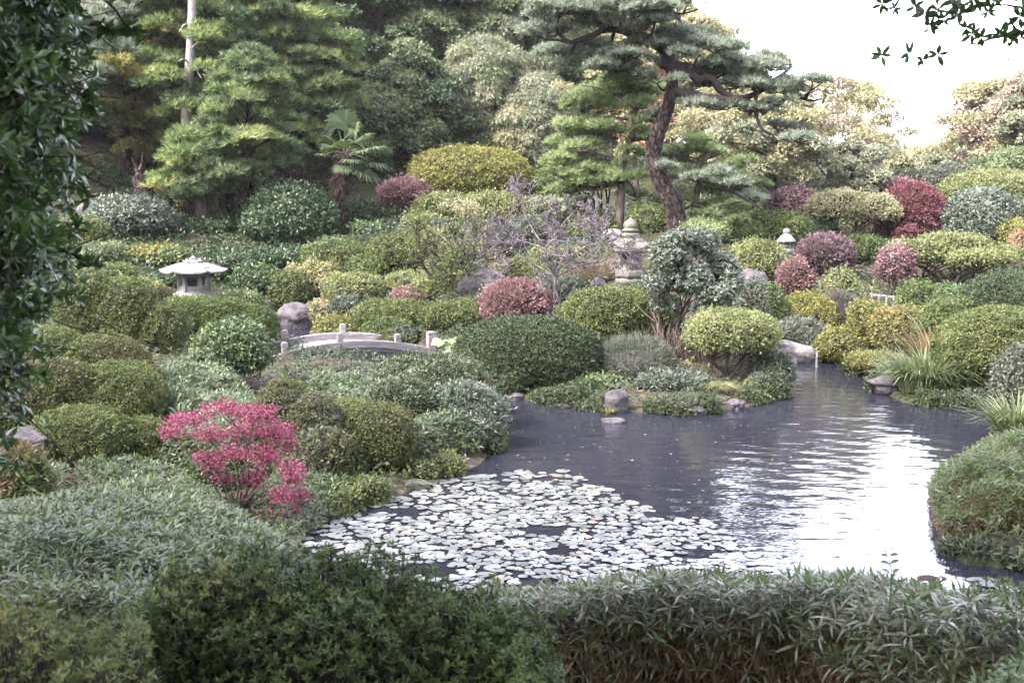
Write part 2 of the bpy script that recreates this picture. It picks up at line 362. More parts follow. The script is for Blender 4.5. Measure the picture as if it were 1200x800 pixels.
def water():
    mb = MB(); x0, x1, y0, y1 = -11, 12, 9.6, 37
    mb.add([(x0, y0, 0), (x1, y0, 0), (x1, y1, 0), (x0, y1, 0)], np.array([[0, 1, 2, 3]]))
    m, nt, N, L = nodes('pond_water'); out = N('ShaderNodeOutputMaterial'); p = N('ShaderNodeBsdfPrincipled')
    p.inputs['Base Color'].default_value = (.016, .016, .025, 1); p.inputs['Roughness'].default_value = .035; p.inputs['IOR'].default_value = 1.42
    tc = N('ShaderNodeTexCoord')
    def nz_(sc, st, det):
        mp = N('ShaderNodeMapping'); mp.inputs['Scale'].default_value = st; L(tc.outputs['Object'], mp.inputs[0])
        n = N('ShaderNodeTexNoise'); n.inputs['Scale'].default_value = sc; n.inputs['Detail'].default_value = det; L(mp.outputs[0], n.inputs[0]); return n
    n1 = nz_(1.0, (.9, 2.2, 1), 2); n2 = nz_(5.0, (.8, 1.5, 1), 2)
    w = N('ShaderNodeTexWave'); w.wave_type = 'RINGS'; w.rings_direction = 'SPHERICAL'; w.inputs['Scale'].default_value = .62; w.inputs['Distortion'].default_value = 2.2; w.inputs['Detail'].default_value = 1; w.inputs['Detail Scale'].default_value = .7
    mp = N('ShaderNodeMapping'); c_ = onwater(760, 640); mp.inputs['Location'].default_value = (-c_[0], -c_[1], 0); L(tc.outputs['Object'], mp.inputs[0]); L(mp.outputs[0], w.inputs[0])
    a1 = N('ShaderNodeMath'); a1.operation = 'MULTIPLY_ADD'; a1.inputs[1].default_value = .35; L(n2.outputs['Fac'], a1.inputs[0]); L(n1.outputs['Fac'], a1.inputs[2])
    a2 = N('ShaderNodeMath'); a2.operation = 'MULTIPLY_ADD'; a2.inputs[1].default_value = .16; L(w.outputs['Fac'], a2.inputs[0]); L(a1.outputs[0], a2.inputs[2])
    b = N('ShaderNodeBump'); b.inputs['Strength'].default_value = 1.0; b.inputs['Distance'].default_value = .017; L(a2.outputs[0], b.inputs['Height']); L(b.outputs[0], p.inputs['Normal'])
    L(p.outputs[0], out.inputs[0]); o = mb.build('pond_water', m); o['kind'] = 'structure'
water()

# ------------------------------------------------------------------ lily pads
def pad_mesh(rng, n=18):
    a0 = rng.uniform(0, 6.28); notch = rng.uniform(.12, .3)
    a = a0 + np.linspace(notch, 2 * math.pi - notch, n); r = 1 + rng.uniform(.02, .09) * np.sin(a * 3 + rng.uniform(0, 6)) + rng.normal(size=n) * .02
    lift = .015 + .05 * np.maximum(0, np.sin(a * rng.integers(1, 4) + rng.uniform(0, 6))) * rng.uniform(0, 1.6)
    rim = np.stack([r * np.cos(a), r * np.sin(a), lift], -1); mid = rim * [.6, .6, 0] + [0, 0, .012]
    V = np.vstack([[[0, 0, .006]], mid, rim]); f3 = [[0, 1 + k, 2 + k] for k in range(n - 1)]
    f4 = [[1 + k, 1 + n + k, 2 + n + k, 2 + k] for k in range(n - 1)]
    return V, np.array(f3), np.array(f4)
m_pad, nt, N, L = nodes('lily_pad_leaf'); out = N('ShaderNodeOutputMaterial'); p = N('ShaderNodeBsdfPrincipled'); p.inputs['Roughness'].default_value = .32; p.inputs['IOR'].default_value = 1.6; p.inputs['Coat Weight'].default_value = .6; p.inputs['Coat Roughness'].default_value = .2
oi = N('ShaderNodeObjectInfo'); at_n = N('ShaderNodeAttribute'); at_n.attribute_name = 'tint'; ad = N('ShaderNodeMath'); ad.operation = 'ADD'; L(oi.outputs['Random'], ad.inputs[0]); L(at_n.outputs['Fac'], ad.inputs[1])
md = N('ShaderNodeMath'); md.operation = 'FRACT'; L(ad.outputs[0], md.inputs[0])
r = ramp(nt, [(.065,.073,.066),(.105,.112,.107),(.165,.170,.172),(.14,.115,.075),(.10,.055,.05)], [0,.4,.88,.97,1]); L(md.outputs[0], r.inputs[0]); L(r.outputs[0], p.inputs['Base Color']); L(p.outputs[0], out.inputs[0])  # pad greens greyed and lightened to stand in for reflected sky
rng = np.random.default_rng(11)
PADZONE = [np.array([onwater(u, v)[:2] for u, v in z]) for z in (
    [(505,565),(560,556),(620,552),(690,560),(730,585),(770,598),(840,612),(880,640),(900,668),(900,705),(560,705),(430,668),(352,642),(352,615),(400,604),(450,590),(480,570)],)]
def padpts():
    z = PADZONE[0]; lo = z.min(0); hi = z.max(0); n = 26000
    Q = rng.uniform(lo, hi, (n, 2)); R = rng.uniform(.05, .125, n) * rng.uniform(.8, 1, n); U = 600 + F * Q[:, 0] / Q[:, 1]
    ins = sdist(Q[:, 0], Q[:, 1], z); dens = np.where(Q[:, 1] < 13.8, 1.0, .75); dens = np.where(U > 800, dens * .6, dens); R = np.where(U > 800, R * .85, R)
    ok = (ins < 0) & (rng.random(n) < dens * np.minimum(1, .10 - ins * .75)) & (sdist(Q[:, 0], Q[:, 1]) < -.12) & (noise3(np.c_[Q[:, 0], Q[:, 1] * 1.3, np.zeros(n)], 5, 3.1, 2) < .66)
    pts = np.zeros((0, 3))
    for q, r in zip(Q[ok], R[ok]):
        if len(pts) and ((pts[:, 0] - q[0]) ** 2 + (pts[:, 1] - q[1]) ** 2 < ((r + pts[:, 2]) * .74) ** 2).any(): continue
        pts = np.vstack([pts, [q[0], q[1], r]])
    return [tuple(t) for t in pts]
pads = padpts()
for q in [(612,553),(695,600),(660,552),(535,553),(555,560),(418,597),(470,562),(740,590),(1118,684),(1152,682),(1085,678),(1180,690)]:
    w_ = onwater(*q); pads.append((w_[0], w_[1], rng.uniform(.1, .16)))
pads.sort(key=lambda b: -b[2] / b[1])
pm = []
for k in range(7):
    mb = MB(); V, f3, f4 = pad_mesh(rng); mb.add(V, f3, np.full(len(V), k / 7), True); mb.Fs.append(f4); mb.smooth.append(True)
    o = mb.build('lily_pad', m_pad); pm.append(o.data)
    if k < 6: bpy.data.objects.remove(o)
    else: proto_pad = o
rest = MB()
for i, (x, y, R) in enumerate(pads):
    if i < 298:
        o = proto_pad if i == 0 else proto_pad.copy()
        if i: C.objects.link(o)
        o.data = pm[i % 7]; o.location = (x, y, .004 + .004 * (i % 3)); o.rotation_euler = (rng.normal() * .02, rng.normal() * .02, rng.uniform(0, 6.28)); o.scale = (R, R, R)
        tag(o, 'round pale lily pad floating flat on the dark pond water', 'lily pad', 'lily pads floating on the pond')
    else:
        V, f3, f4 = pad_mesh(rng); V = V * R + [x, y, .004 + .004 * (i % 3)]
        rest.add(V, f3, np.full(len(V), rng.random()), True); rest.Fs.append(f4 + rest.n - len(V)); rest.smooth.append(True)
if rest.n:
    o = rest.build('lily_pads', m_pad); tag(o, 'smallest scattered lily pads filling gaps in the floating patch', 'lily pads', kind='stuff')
print('PADS', len(pads))
# floating leaf litter
mb = MB(); n = 260; z = np.array([onwater(u, v)[:2] for u, v in [(600,500),(880,495),(1080,540),(1075,600),(1085,700),(600,700),(430,660),(560,560)]])
lo, hi = z.min(0), z.max(0); P = rng.uniform(lo, hi, (1500, 2)); P = P[(sdist(P[:, 0], P[:, 1], z) < 0) & (sdist(P[:, 0], P[:, 1]) < -.15)][:n]; n = len(P)
A = rv(rng, n); A[:, 2] = 0
place(mb, np.c_[P, np.full(n, .012)], A, np.tile([0, 0, 1.0], (n, 1)) + rng.normal(size=(n, 3)) * .08, rng.uniform(.03, .08, n), T_diam(.6, .05), rng.random(n), rng)
tag(mb.build('leaf_litter', lm('straw')), 'small brown fallen leaves scattered on the pond surface', 'fallen leaves', kind='stuff')
# ------------------------------------------------------------------ shrubs
SEED = [100]; PXR = F * 1024 / 1200
def blob_pts(b, n, rng, lump, seed, lf=2.2):
    (cx, cy, cz), (a, bb, cu, cdn), p = b
    d = rv(rng, int(n * 2.2)); d = d[d[:, 2] > -.75]
    c = np.where(d[:, 2] > 0, cu, cdn)
    q = (np.abs(d[:, 0] / a) ** p + np.abs(d[:, 1] / bb) ** p + np.abs(d[:, 2] / c) ** p)
    r = q ** (-1 / p)
    N = np.stack([np.sign(d[:, 0]) * np.abs(d[:, 0] * r / a) ** (p - 1) / a, np.sign(d[:, 1]) * np.abs(d[:, 1] * r / bb) ** (p - 1) / bb, np.sign(d[:, 2]) * np.abs(d[:, 2] * r / c) ** (p - 1) / c], -1)
    N = nz(N); cosa = np.maximum((N * d).sum(1), .15)
    wgt = r * r / cosa; area = wgt.mean() * 4 * math.pi * .875
    sel = rng.choice(len(d), int(n), p=wgt / wgt.sum())
    d, r, N = d[sel], r[sel], N[sel]
    P = d * r[:, None]
    k = 1 + lump * noise3(P, seed, lf / max(.3, (a + cu) / 2) * 1.1, 3)
    return P * k[:, None] + [cx, cy, cz], N, area
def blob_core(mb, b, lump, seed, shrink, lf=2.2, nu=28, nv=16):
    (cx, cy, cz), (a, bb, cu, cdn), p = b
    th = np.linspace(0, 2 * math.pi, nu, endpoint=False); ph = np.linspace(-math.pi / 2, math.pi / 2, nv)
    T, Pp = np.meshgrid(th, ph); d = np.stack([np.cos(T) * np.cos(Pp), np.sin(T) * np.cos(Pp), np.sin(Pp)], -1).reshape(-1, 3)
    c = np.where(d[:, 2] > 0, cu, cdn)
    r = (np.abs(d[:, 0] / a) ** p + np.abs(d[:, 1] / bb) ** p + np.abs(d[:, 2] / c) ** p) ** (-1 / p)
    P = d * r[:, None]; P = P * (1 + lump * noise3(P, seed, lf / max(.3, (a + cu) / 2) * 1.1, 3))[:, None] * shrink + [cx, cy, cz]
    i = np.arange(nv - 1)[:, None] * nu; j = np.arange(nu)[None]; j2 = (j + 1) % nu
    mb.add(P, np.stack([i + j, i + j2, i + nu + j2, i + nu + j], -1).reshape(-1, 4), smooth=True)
def inside(P, b, k=.93):
    (cx, cy, cz), (a, bb, cu, cdn), p = b
    q = P - [cx, cy, cz]; c = np.where(q[:, 2] > 0, cu, cdn)
    return (np.abs(q[:, 0] / a) ** p + np.abs(q[:, 1] / bb) ** p + np.abs(q[:, 2] / c) ** p) < k ** p

STY = {  # leaf template, real size, min px, coverage, lean, spread, jitter(in leaf sizes), core shrink, lump
 'clip':  (T_diam(.6, .1), .034, 2.35, 2.6, .45, .75, 2.1, .95, .10),
 'fine':  (T_diam(.45, .1), .036, 3.2, 2.6, .75, .6, 1.8, .93, .06),
 'loose': (T_diam(.5, .08), .06, 3.0, 2.4, .35, .9, 4.0, .82, .14),
 'broad': (T_oval(.45), .075, 3.6, 2.3, .40, .8, 3.5, .86, .09),
 'shaggy':(T_lance(.2, .25), .10, 4.5, 3.2, .80, .8, 1.6, .88, .10),
 'twig':  (T_needle(.10), .13, 5.0, 3.0, 1.0, .8, 1.2, .62, .06),
}
def shrub(u, vtop, Y, wpx, label, pal='azalea', style='clip', dr=.85, blobs=None, flat=2.3, lift=0, name='clipped_shrub', cat='shrub', lump=None, cov=1, group=None, holes=.45, zb=None, pal2=None, frac2=.2, stems=5, sc=1.0, stemmat=None):
    SEED[0] += 1; seed = SEED[0]; rng = np.random.default_rng(seed)
    tm, real, mpx, cv, lean, spr, jit, shr, lmp = STY[style]; lmp = lump or lmp
    wpx *= 1.08 if style in ('clip', 'fine') else 1.0; w = wpx * Y / F; top = at(u, vtop, Y); x = top[0]
    z0 = (g1(x, Y) if zb is None else zb) - .06; H = top[2] - z0
    if H < .15: print('LOW', label, H); H = .25
    root = empty(name, (x, Y, z0), label, cat, group)
    s = max(real, mpx * Y / PXR) * sc
    bl = []
    for (ou, oy, wf, hf) in (blobs or [(0, 0, 1, 1)]):
        a = w * wf / 2; zt = H * hf; zlo = H * lift
        zc = zlo + (zt - zlo) * (.40 if lift == 0 else .35)
        bl.append(((x + ou * w, Y + oy * w, z0 + zc), (a, a * dr if len(blobs or [0]) == 1 else a * max(dr, .7), zt - zc, (zc - zlo) * (1.1 if lift == 0 else 1.0)), flat))
    fol = MB(); f2 = MB(); core = MB()
    for i, b in enumerate(bl):
        (_, (a, bb, cu, cdn), _) = b
        _, _, area = blob_pts(b, 400, rng, lmp, seed)
        asp = np.ptp(tm[0][:, 0]); n = int(min(90000, cv * cov * area / (s * s * asp * .55)))
        P, N, _ = blob_pts(b, n, rng, lmp, seed)
        keep = np.ones(len(P), bool)
        for j, o in enumerate(bl):
            if j != i: keep &= ~inside(P, o)
        tc = nz(CAM - P); keep &= ((N * tc).sum(1) > -.3) | (rng.random(len(P)) < .3)
        keep &= P[:, 2] > z0 - .05
        lam = 15 * Y / PXR; h = noise3(P, seed + 5, 6.28 / lam, 2)
        keep &= (h > -.62 - .5 * (1 - holes)) | (rng.random(len(P)) < .22)
        P, N, h = P[keep], N[keep], h[keep]
        P = P + N * (s * rng.uniform(-jit, .7, len(P)) * rng.random(len(P)) + .16 * lam * h + s * 2.2 * (rng.random(len(P)) < .035) * rng.random(len(P)))[:, None]
        if pal2:
            k = (noise3(P, seed + 9, 3.0 / max(.4, w), 2) + rng.normal(size=len(P)) * .35) > 1.3 - 2.2 * frac2
            leaves(f2, P[k], N[k], s, tm, rng, lean, .2, spr); P, N, h = P[~k], N[~k], h[~k]
        leaves(fol, P, N, s, tm, rng, lean, .2, spr, tl=.06 * h + .20 * noise3(P, seed + 6, 6.28 / (lam * 3.6), 3))
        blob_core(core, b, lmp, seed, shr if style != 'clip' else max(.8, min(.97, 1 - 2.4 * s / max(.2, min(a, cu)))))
    put(fol, 'foliage', lm(pal), root)
    if f2.n: put(f2, 'foliage', lm(pal2), root)['label'] = 'patch of differently coloured leaves'
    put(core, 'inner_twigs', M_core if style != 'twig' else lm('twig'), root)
    if lift > 0:
        st = MB()
        for k in range(stems):
            a = rng.uniform(0, 6.28); q = np.array([x + math.cos(a) * w * .06, Y + math.sin(a) * w * .06, z0 - .05]); b = bl[rng.integers(len(bl))]
            e = np.array(b[0]) + [rng.normal() * b[1][0] * .4, rng.normal() * b[1][1] * .4, -b[1][3] * .3]
            m_ = (q + e) / 2 + rng.normal(size=3) * w * .06; tube(st, spline([q, m_, e], 7), np.linspace(.045, .018, 7) * max(.6, min(1.6, w / 1.4)), 5)
            for t in range(2):
                e2 = np.array(b[0]) + [rng.normal() * b[1][0] * .6, rng.normal() * b[1][1] * .5, -b[1][3] * .2]; tube(st, spline([m_, (m_ + e2) / 2 + rng.normal(size=3) * .05, e2], 5), np.linspace(.022, .01, 5), 4)
        put(st, 'stems', stemmat or M_bark, root)
    return root

AZ = 'clipped_azalea'
# --- island and the middle of the garden
shrub(620, 373, 23.1, 160, 'large dark green dome of clipped box at the water edge beside the right bridge end', 'azdark', dr=.7, flat=2.6, lump=.05, zb=.02)
shrub(725, 337, 26.6, 128, 'olive clipped mound in front of the tall stone lantern', 'olive', name=AZ, blobs=[(-.12, 0, .76, .97), (.2, .05, .6, 1.0)], flat=2.5)
shrub(745, 398, 23.0, 84, 'grey twiggy round shrub between the dark water edge dome and the glossy small tree', 'greygreen', 'twig', cov=.8, pal2='greygreen', frac2=.5)
shrub(790, 438, 21.9, 86, 'low feathery dark green bush at the front edge of the island', 'bluegreen', 'shaggy', blobs=[(-.2, 0, .62, 1), (.22, .02, .6, .85)])
shrub(655, 446, 22.9, 70, 'low ivy covered tuft under the right flank of the dark water edge dome', 'azdark', 'loose')
shrub(700, 440, 22.2, 60, 'yellow green ground leaves by the purple rock on the island front', 'leafy', 'broad', pal2='moss', frac2=.3)
shrub(857, 363, 23.0, 104, 'bright green flat topped shrub on bare leaning stems at the island right end', 'lime', 'loose', lift=.42, flat=2.6, name='flat_topped_shrub', stems=6)
shrub(905, 412, 22.8, 54, 'small grey green bush at the right tip of the island above the water', 'greygreen', 'loose', pal2='azdark', frac2=.3)
shrub(868, 385, 24.8, 70, 'bare grey brown twig bush behind the flat topped shrub', 'twig', 'twig', cov=.6, name='bare_shrub')
shrub(880, 325, 26.5, 46, 'silvery leaved loose bush right of the glossy small tree', 'greygreen', 'loose', cov=.9)
shrub(457, 353, 31.2, 84, 'olive clipped mound just behind the middle of the bridge', 'olive', name=AZ)
shrub(458, 374, 29.8, 66, 'small clipped mound with a grey top hard behind the bridge rail', 'azalea', pal2='greygreen', frac2=.3, name=AZ)
shrub(530, 356, 29.8, 74, 'olive green clipped mound right of the bridge end post', 'olive', name=AZ)
shrub(572, 350, 30.2, 72, 'green clipped mound between the bridge end post mound and the red pink dome', 'azalea', name=AZ)
shrub(548, 343, 31.6, 72, 'silvery grey shrub under the small dark forked tree', 'greygreen', 'loose')
shrub(515, 322, 33.2, 64, 'light green clipped mound left of the small dark forked tree', 'lime', name=AZ)
shrub(482, 320, 34.2, 60, 'light green clipped mound beside the coral coloured shrub', 'lime', name=AZ, pal2='dusty', frac2=.15)
shrub(477, 338, 32.6, 36, 'small coral red shrub tucked between light green mounds', 'rose', 'clip', name='coral_shrub')
shrub(605, 330, 29.3, 76, 'round red pink dome behind the dark water edge dome', 'rose', 'fine', pal2='greygreen', frac2=.15, name='red_dome_shrub', holes=.6)
shrub(613, 303, 33.8, 52, 'green clipped mound right of the big purple grey boulder', 'lime', name=AZ)
shrub(655, 296, 36.0, 66, 'light green clipped mound behind the bare grey cherry', 'lime', name=AZ)
shrub(657, 326, 30.4, 62, 'blue green dome behind the trunk of the bare grey cherry', 'bluegreen', 'clip')
shrub(690, 316, 33.0, 54, 'straw coloured dry shrub left of the tall stone lantern', 'straw', 'twig', pal2='greygreen', frac2=.45)
shrub(578, 262, 37.2, 70, 'lilac grey twiggy dome below the twin light green hedge', 'twig', 'twig', pal2='greygreen', frac2=.5)
shrub(618, 256, 38.6, 64, 'grey green dome beyond the bare grey cherry', 'greygreen', 'loose')
shrub(467, 276, 36.5, 70, 'yellow green clipped mound left of the small dark forked tree crown', 'olive', name=AZ)
shrub(496, 257, 39.4, 52, 'pale blue green dome under the twin hedge left end', 'bluegreen', 'clip')
shrub(496, 251, 40.4, 44, 'little bright green dome peeping above the pale blue green one', 'lime')
shrub(553, 228, 42.5, 124, 'long light green hedge clipped into twin lobes', 'lime', name='clipped_hedge', cat='hedge', blobs=[(-.24, 0, .54, .98), (.2, 0, .64, 1.0)], dr=.8, flat=2.8)
shrub(575, 262, 40.2, 40, 'small bright green mound at the foot of the twin hedge', 'lime', name=AZ)
shrub(550, 174, 46.5, 136, 'biggest yellow green clipped dome on the slope', 'sunny', name=AZ, flat=2.3, dr=.8, pal2='azalea', frac2=.3)
shrub(473, 211, 44.5, 54, 'dusty pink dome on short stems under the palm', 'dusty', 'fine', name='pink_dome_shrub', lift=.2)
shrub(455, 248, 43.5, 40, 'small dark green dome below the dusty pink dome', 'azdark', 'broad')
shrub(392, 280, 36.5, 74, 'olive loose shrub left of the yellow green mound on the slope', 'olive', 'loose', pal2='leafy', frac2=.3)
shrub(368, 305, 35.6, 76, 'pale yellow leaved spreading shrub above the pond rock', 'sunny', 'loose', lump=.2, pal2='autumn', frac2=.35, blobs=[(-.2, 0, .6, .85), (.12, .05, .7, 1), (.3, -.1, .4, .6)])
shrub(415, 322, 34.2, 66, 'pale green clipped mound left of the coral coloured shrub', 'lime', 'clip', name=AZ, pal2='greygreen', frac2=.2)
shrub(380, 350, 33.8, 40, 'small orange tinged shrub above the yellow green one by the far water', 'autumn', 'loose', pal2='orange', frac2=.3)
shrub(405, 346, 33.2, 40, 'small blue green shrub left of the mound behind the bridge', 'bluegreen', 'loose')
shrub(396, 372, 32.0, 62, 'low yellow green spreading shrub on the far bank behind the bridge', 'moss', 'loose', lump=.12, pal2='autumn', frac2=.2)
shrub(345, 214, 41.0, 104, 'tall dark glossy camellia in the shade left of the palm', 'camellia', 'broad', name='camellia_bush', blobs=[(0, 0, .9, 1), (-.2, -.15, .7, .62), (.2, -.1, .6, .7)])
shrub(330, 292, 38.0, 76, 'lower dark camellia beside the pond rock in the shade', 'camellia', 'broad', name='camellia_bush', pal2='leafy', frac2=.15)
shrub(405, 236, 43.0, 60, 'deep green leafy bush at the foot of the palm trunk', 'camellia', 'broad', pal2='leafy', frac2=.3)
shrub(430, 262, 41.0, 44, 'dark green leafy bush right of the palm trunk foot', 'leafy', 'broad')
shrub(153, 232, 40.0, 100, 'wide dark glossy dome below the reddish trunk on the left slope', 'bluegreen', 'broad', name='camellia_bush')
shrub(178, 288, 36.5, 84, 'pale variegated leafy bush left of the wide roofed lantern', 'leafy', 'broad', pal2='sunny', frac2=.35, blobs=[(-.2, 0, .62, .95), (.22, 0, .6, 1)])
shrub(205, 318, 34.4, 44, 'dark little bush hard against the wide roofed lantern', 'camellia', 'broad')
shrub(135, 311, 34.2, 42, 'small smooth clipped dome on the left lawn', 'azalea', name=AZ)
shrub(155, 328, 32.5, 60, 'low light green clipped dome behind the left hedge', 'lime', name=AZ)
shrub(95, 255, 37.5, 66, 'yellowish loose bush beside the grey standing stone', 'olive', 'loose', pal2='sunny', frac2=.25)
shrub(285, 342, 34.0, 50, 'low fern like bush right of the wide roofed lantern', 'leafy', 'loose', pal2='autumn', frac2=.2)
shrub(300, 400, 25.4, 26, 'tiny clipped tuft at the left bridge foot', 'azalea')
shrub(240, 262, 41.5, 80, 'dark undergrowth bush between the trunks on the left slope', 'camellia', 'loose', pal2='leafy', frac2=.3)
shrub(285, 250, 43.0, 80, 'dark green bush in the deep shade behind the wide roofed lantern', 'camellia', 'loose')
# --- left bank
shrub(142, 318, 22.6, 128, 'long sloping clipped hedge on the left bank above the sasa slope', 'olive', name='clipped_hedge', cat='hedge', blobs=[(-.3, 0, .55, 1.0), (.02, 0, .62, .9), (.28, -.03, .5, .6)], flat=2.5, pal2='brownish', frac2=.2)
shrub(250, 350, 27.6, 130, 'flat topped hedge in front of the wide roofed lantern', 'azalea', name='clipped_hedge', cat='hedge', blobs=[(-.24, 0, .52, 1.0), (.02, 0, .6, 1.0), (.27, -.03, .48, .84)], flat=3.0, lump=.03)
shrub(274, 376, 20.0, 90, 'light green leafy shrub with glossy leaves left of the bridge', 'leafy', 'broad', name='leafy_shrub', lift=.25, lump=.16, pal2='bluegreen', frac2=.3)
shrub(100, 386, 17.4, 150, 'largest lumpy clipped azalea on the left bank', 'brownish', name=AZ, blobs=[(-.25, .05, .55, 1), (.15, 0, .6, .92), (.36, -.1, .4, .66)], lump=.08, pal2='olive', frac2=.5)
shrub(60, 425, 15.6, 120, 'clipped azalea lobe behind the near glossy tree', 'brownish', name=AZ, lump=.09, pal2='olive', frac2=.4)
shrub(135, 428, 15.8, 110, 'rounded olive azalea lobe in the middle of the left bank', 'olive', name=AZ, lump=.08, pal2='brownish', frac2=.3)
shrub(95, 478, 14.6, 110, 'lowest dark olive azalea on the left bank above bare soil', 'olive', name=AZ, lump=.09, pal2='azalea', frac2=.4)
shrub(165, 492, 14.9, 70, 'small olive azalea left of the crimson bush', 'olive', name=AZ, lump=.08)
shrub(22, 526, 12.0, 62, 'brown tinged low bush at the left edge beside the bare soil', 'straw', 'shaggy', pal2='olive', frac2=.5)
shrub(345, 448, 16.2, 92, 'olive clipped azalea right behind the crimson bush', 'olive', name=AZ, blobs=[(-.1, .1, .8, 1), (.2, -.1, .7, .84)], lump=.07)
shrub(375, 500, 14.9, 70, 'grey brown twiggy azalea between the crimson bush and the rounded brown dome', 'brownish', 'loose', pal2='greygreen', frac2=.4)
shrub(438, 474, 15.7, 92, 'rounded bronze brown azalea dome at the pond edge', 'brownish', name=AZ, lump=.06, pal2='olive', frac2=.35)
shrub(535, 488, 17.2, 92, 'feathery grey green juniper at the tip of the left peninsula', 'bluegreen', 'shaggy', name='juniper', blobs=[(-.15, 0, .7, .95), (.2, .05, .62, 1)], pal2='greygreen', frac2=.4)
# --- right side
shrub(890, 284, 32.0, 64, 'light green clipped dome overhanging a dark rock', 'lime', name=AZ, lift=.22)
shrub(890, 331, 28.9, 54, 'smooth green mound right of the glossy small tree', 'azalea', name=AZ)
shrub(912, 250, 37.2, 78, 'green dome behind the small slim lantern', 'azalea', name=AZ)
shrub(862, 262, 36.4, 60, 'green clipped mound under the leaning pine', 'azalea', name=AZ)
shrub(968, 277, 34.0, 60, 'purple brown round twiggy dome right of the small slim lantern', 'purple', 'fine', name='purple_dome_shrub', lift=.25)
shrub(932, 304, 30.8, 36, 'small salmon coloured dome on bare whitish stems', 'rose', 'fine', name='pink_dome_shrub', lift=.35, stemmat=M_palebark)
shrub(1008, 278, 36.2, 60, 'soft green mound behind the purple brown dome', 'azalea', name=AZ)
shrub(1000, 224, 38.5, 104, 'pale yellow flat topped maple right of the leaning pine', 'autumn', 'loose', lift=.45, name='low_maple', cat='maple', lump=.15, blobs=[(-.15, 0, .65, 1), (.2, 0, .6, .92), (.36, -.1, .3, .7)], pal2='orange', frac2=.12)
shrub(930, 222, 41.0, 66, 'plum red loose bush left of the pale yellow maple', 'purple', 'loose', pal2='red', frac2=.3)
shrub(962, 250, 38.6, 40, 'small dark green bush under the pale yellow maple', 'camellia', 'broad')
shrub(1068, 217, 39.4, 72, 'big crimson ball of clipped burning bush', 'red', 'fine', name='red_ball_shrub', flat=2.1, lump=.035, holes=.3)
shrub(1052, 210, 43.0, 50, 'second crimson dome half hidden behind the big crimson ball', 'dusty', 'fine', name='red_ball_shrub')
shrub(1062, 263, 38.0, 26, 'tiny scarlet sprig bush at the foot of the big crimson ball', 'red', 'loose')
shrub(1111, 193, 45.5, 60, 'grey green clipped dome behind the big crimson ball', 'greygreen', 'clip', name=AZ, pal2='azalea', frac2=.4)
shrub(1165, 202, 43.0, 116, 'broad light green clipped dome behind the silver leaved dome', 'lime', name=AZ, pal2='azalea', frac2=.3)
shrub(1152, 221, 38.0, 82, 'silver blue leaved dome right of the big crimson ball', 'bluegreen', 'broad', name='holly_dome', flat=2.2, lump=.03, sc=.8)
shrub(1198, 236, 40.0, 44, 'pale grey loose bush at the right edge', 'greygreen', 'loose')
shrub(1195, 258, 37.0, 48, 'yellow green dome at the right edge below the pale grey bush', 'sunny', name=AZ)
shrub(1196, 270, 35.0, 24, 'tiny vermilion shrub at the right edge', 'orange', 'loose')
shrub(1118, 275, 33.0, 150, 'wide layered light green shrub on dark crooked stems below the silver dome', 'lime', 'loose', lift=.5, flat=2.8, lump=.1, name='layered_shrub', blobs=[(-.28, 0, .48, .88), (.02, .08, .6, 1), (.28, 0, .5, .78), (.12, -.2, .5, .72)], dr=.6, stems=9)
shrub(1050, 288, 32.6, 44, 'low dusty red layered shrub left of the wide layered one', 'dusty', 'loose', lift=.35)
shrub(1078, 330, 29.2, 50, 'small green layered bush above the dark hollow on the right bank', 'azalea', 'loose', lift=.2)
shrub(1118, 334, 28.6, 54, 'green low bush beside the dark mounds on the right bank', 'leafy', 'loose', pal2='brownish', frac2=.4)
shrub(1200, 318, 25.0, 130, 'dark green big dome at the right edge, upper one', 'azdark', name=AZ, dr=.8, lump=.04)
shrub(1112, 348, 24.8, 66, 'olive clipped mound left of the biggest right bank dome', 'azalea', name=AZ, pal2='olive', frac2=.4)
shrub(1182, 362, 21.8, 150, 'biggest olive dome on the right bank above the tall grass', 'olive', name=AZ, dr=.8, lump=.045, pal2='sunny', frac2=.16)
shrub(1200, 405, 19.2, 64, 'pale variegated loose bush at the right edge below the biggest olive dome', 'greygreen', 'broad', pal2='straw', frac2=.2)
shrub(945, 345, 29.2, 62, 'yellow green clipped bun above the inlet', 'sunny', name=AZ, pal2='azalea', frac2=.4)
shrub(930, 376, 28.2, 90, 'grey green low cover around the inlet head', 'greygreen', 'shaggy', blobs=[(-.25, 0, .5, .9), (.1, .05, .6, 1), (.32, 0, .4, .8)], pal2='azdark', frac2=.3)
shrub(965, 398, 27.4, 40, 'dark leafy tuft overhanging the inlet water', 'azdark', 'broad')
shrub(985, 315, 30.4, 46, 'pale green open bush beside the bamboo rail', 'lime', 'loose', lift=.35, pal2='greygreen', frac2=.3)
shrub(1022, 352, 26.8, 60, 'yellow green spreading shrub over the inlet', 'moss', 'loose', lift=.3, lump=.2)
shrub(1055, 358, 26.2, 70, 'golden orange leaved spreading shrub over the inlet right side', 'goldtree', 'loose', lift=.25, lump=.2, pal2='orange', frac2=.2)
shrub(985, 384, 26.6, 60, 'low yellow mossy branch shrub reaching over the inlet water', 'moss', 'loose', lift=.3)
shrub(1025, 414, 24.6, 62, 'flat mossy yellow shoot over the water left of the tall grass', 'moss', 'loose', lift=.35, flat=2.8)
shrub(985, 345, 29.6, 50, 'small grey shrub under the bamboo rail', 'greygreen', 'twig', pal2='purple', frac2=.3)
shrub(680, 212, 41.5, 30, 'small grey dome left of the multi stemmed tree', 'greygreen', 'clip')
shrub(652, 196, 46.0, 50, 'mid green dome on the slope right of the biggest yellow green dome', 'azalea')
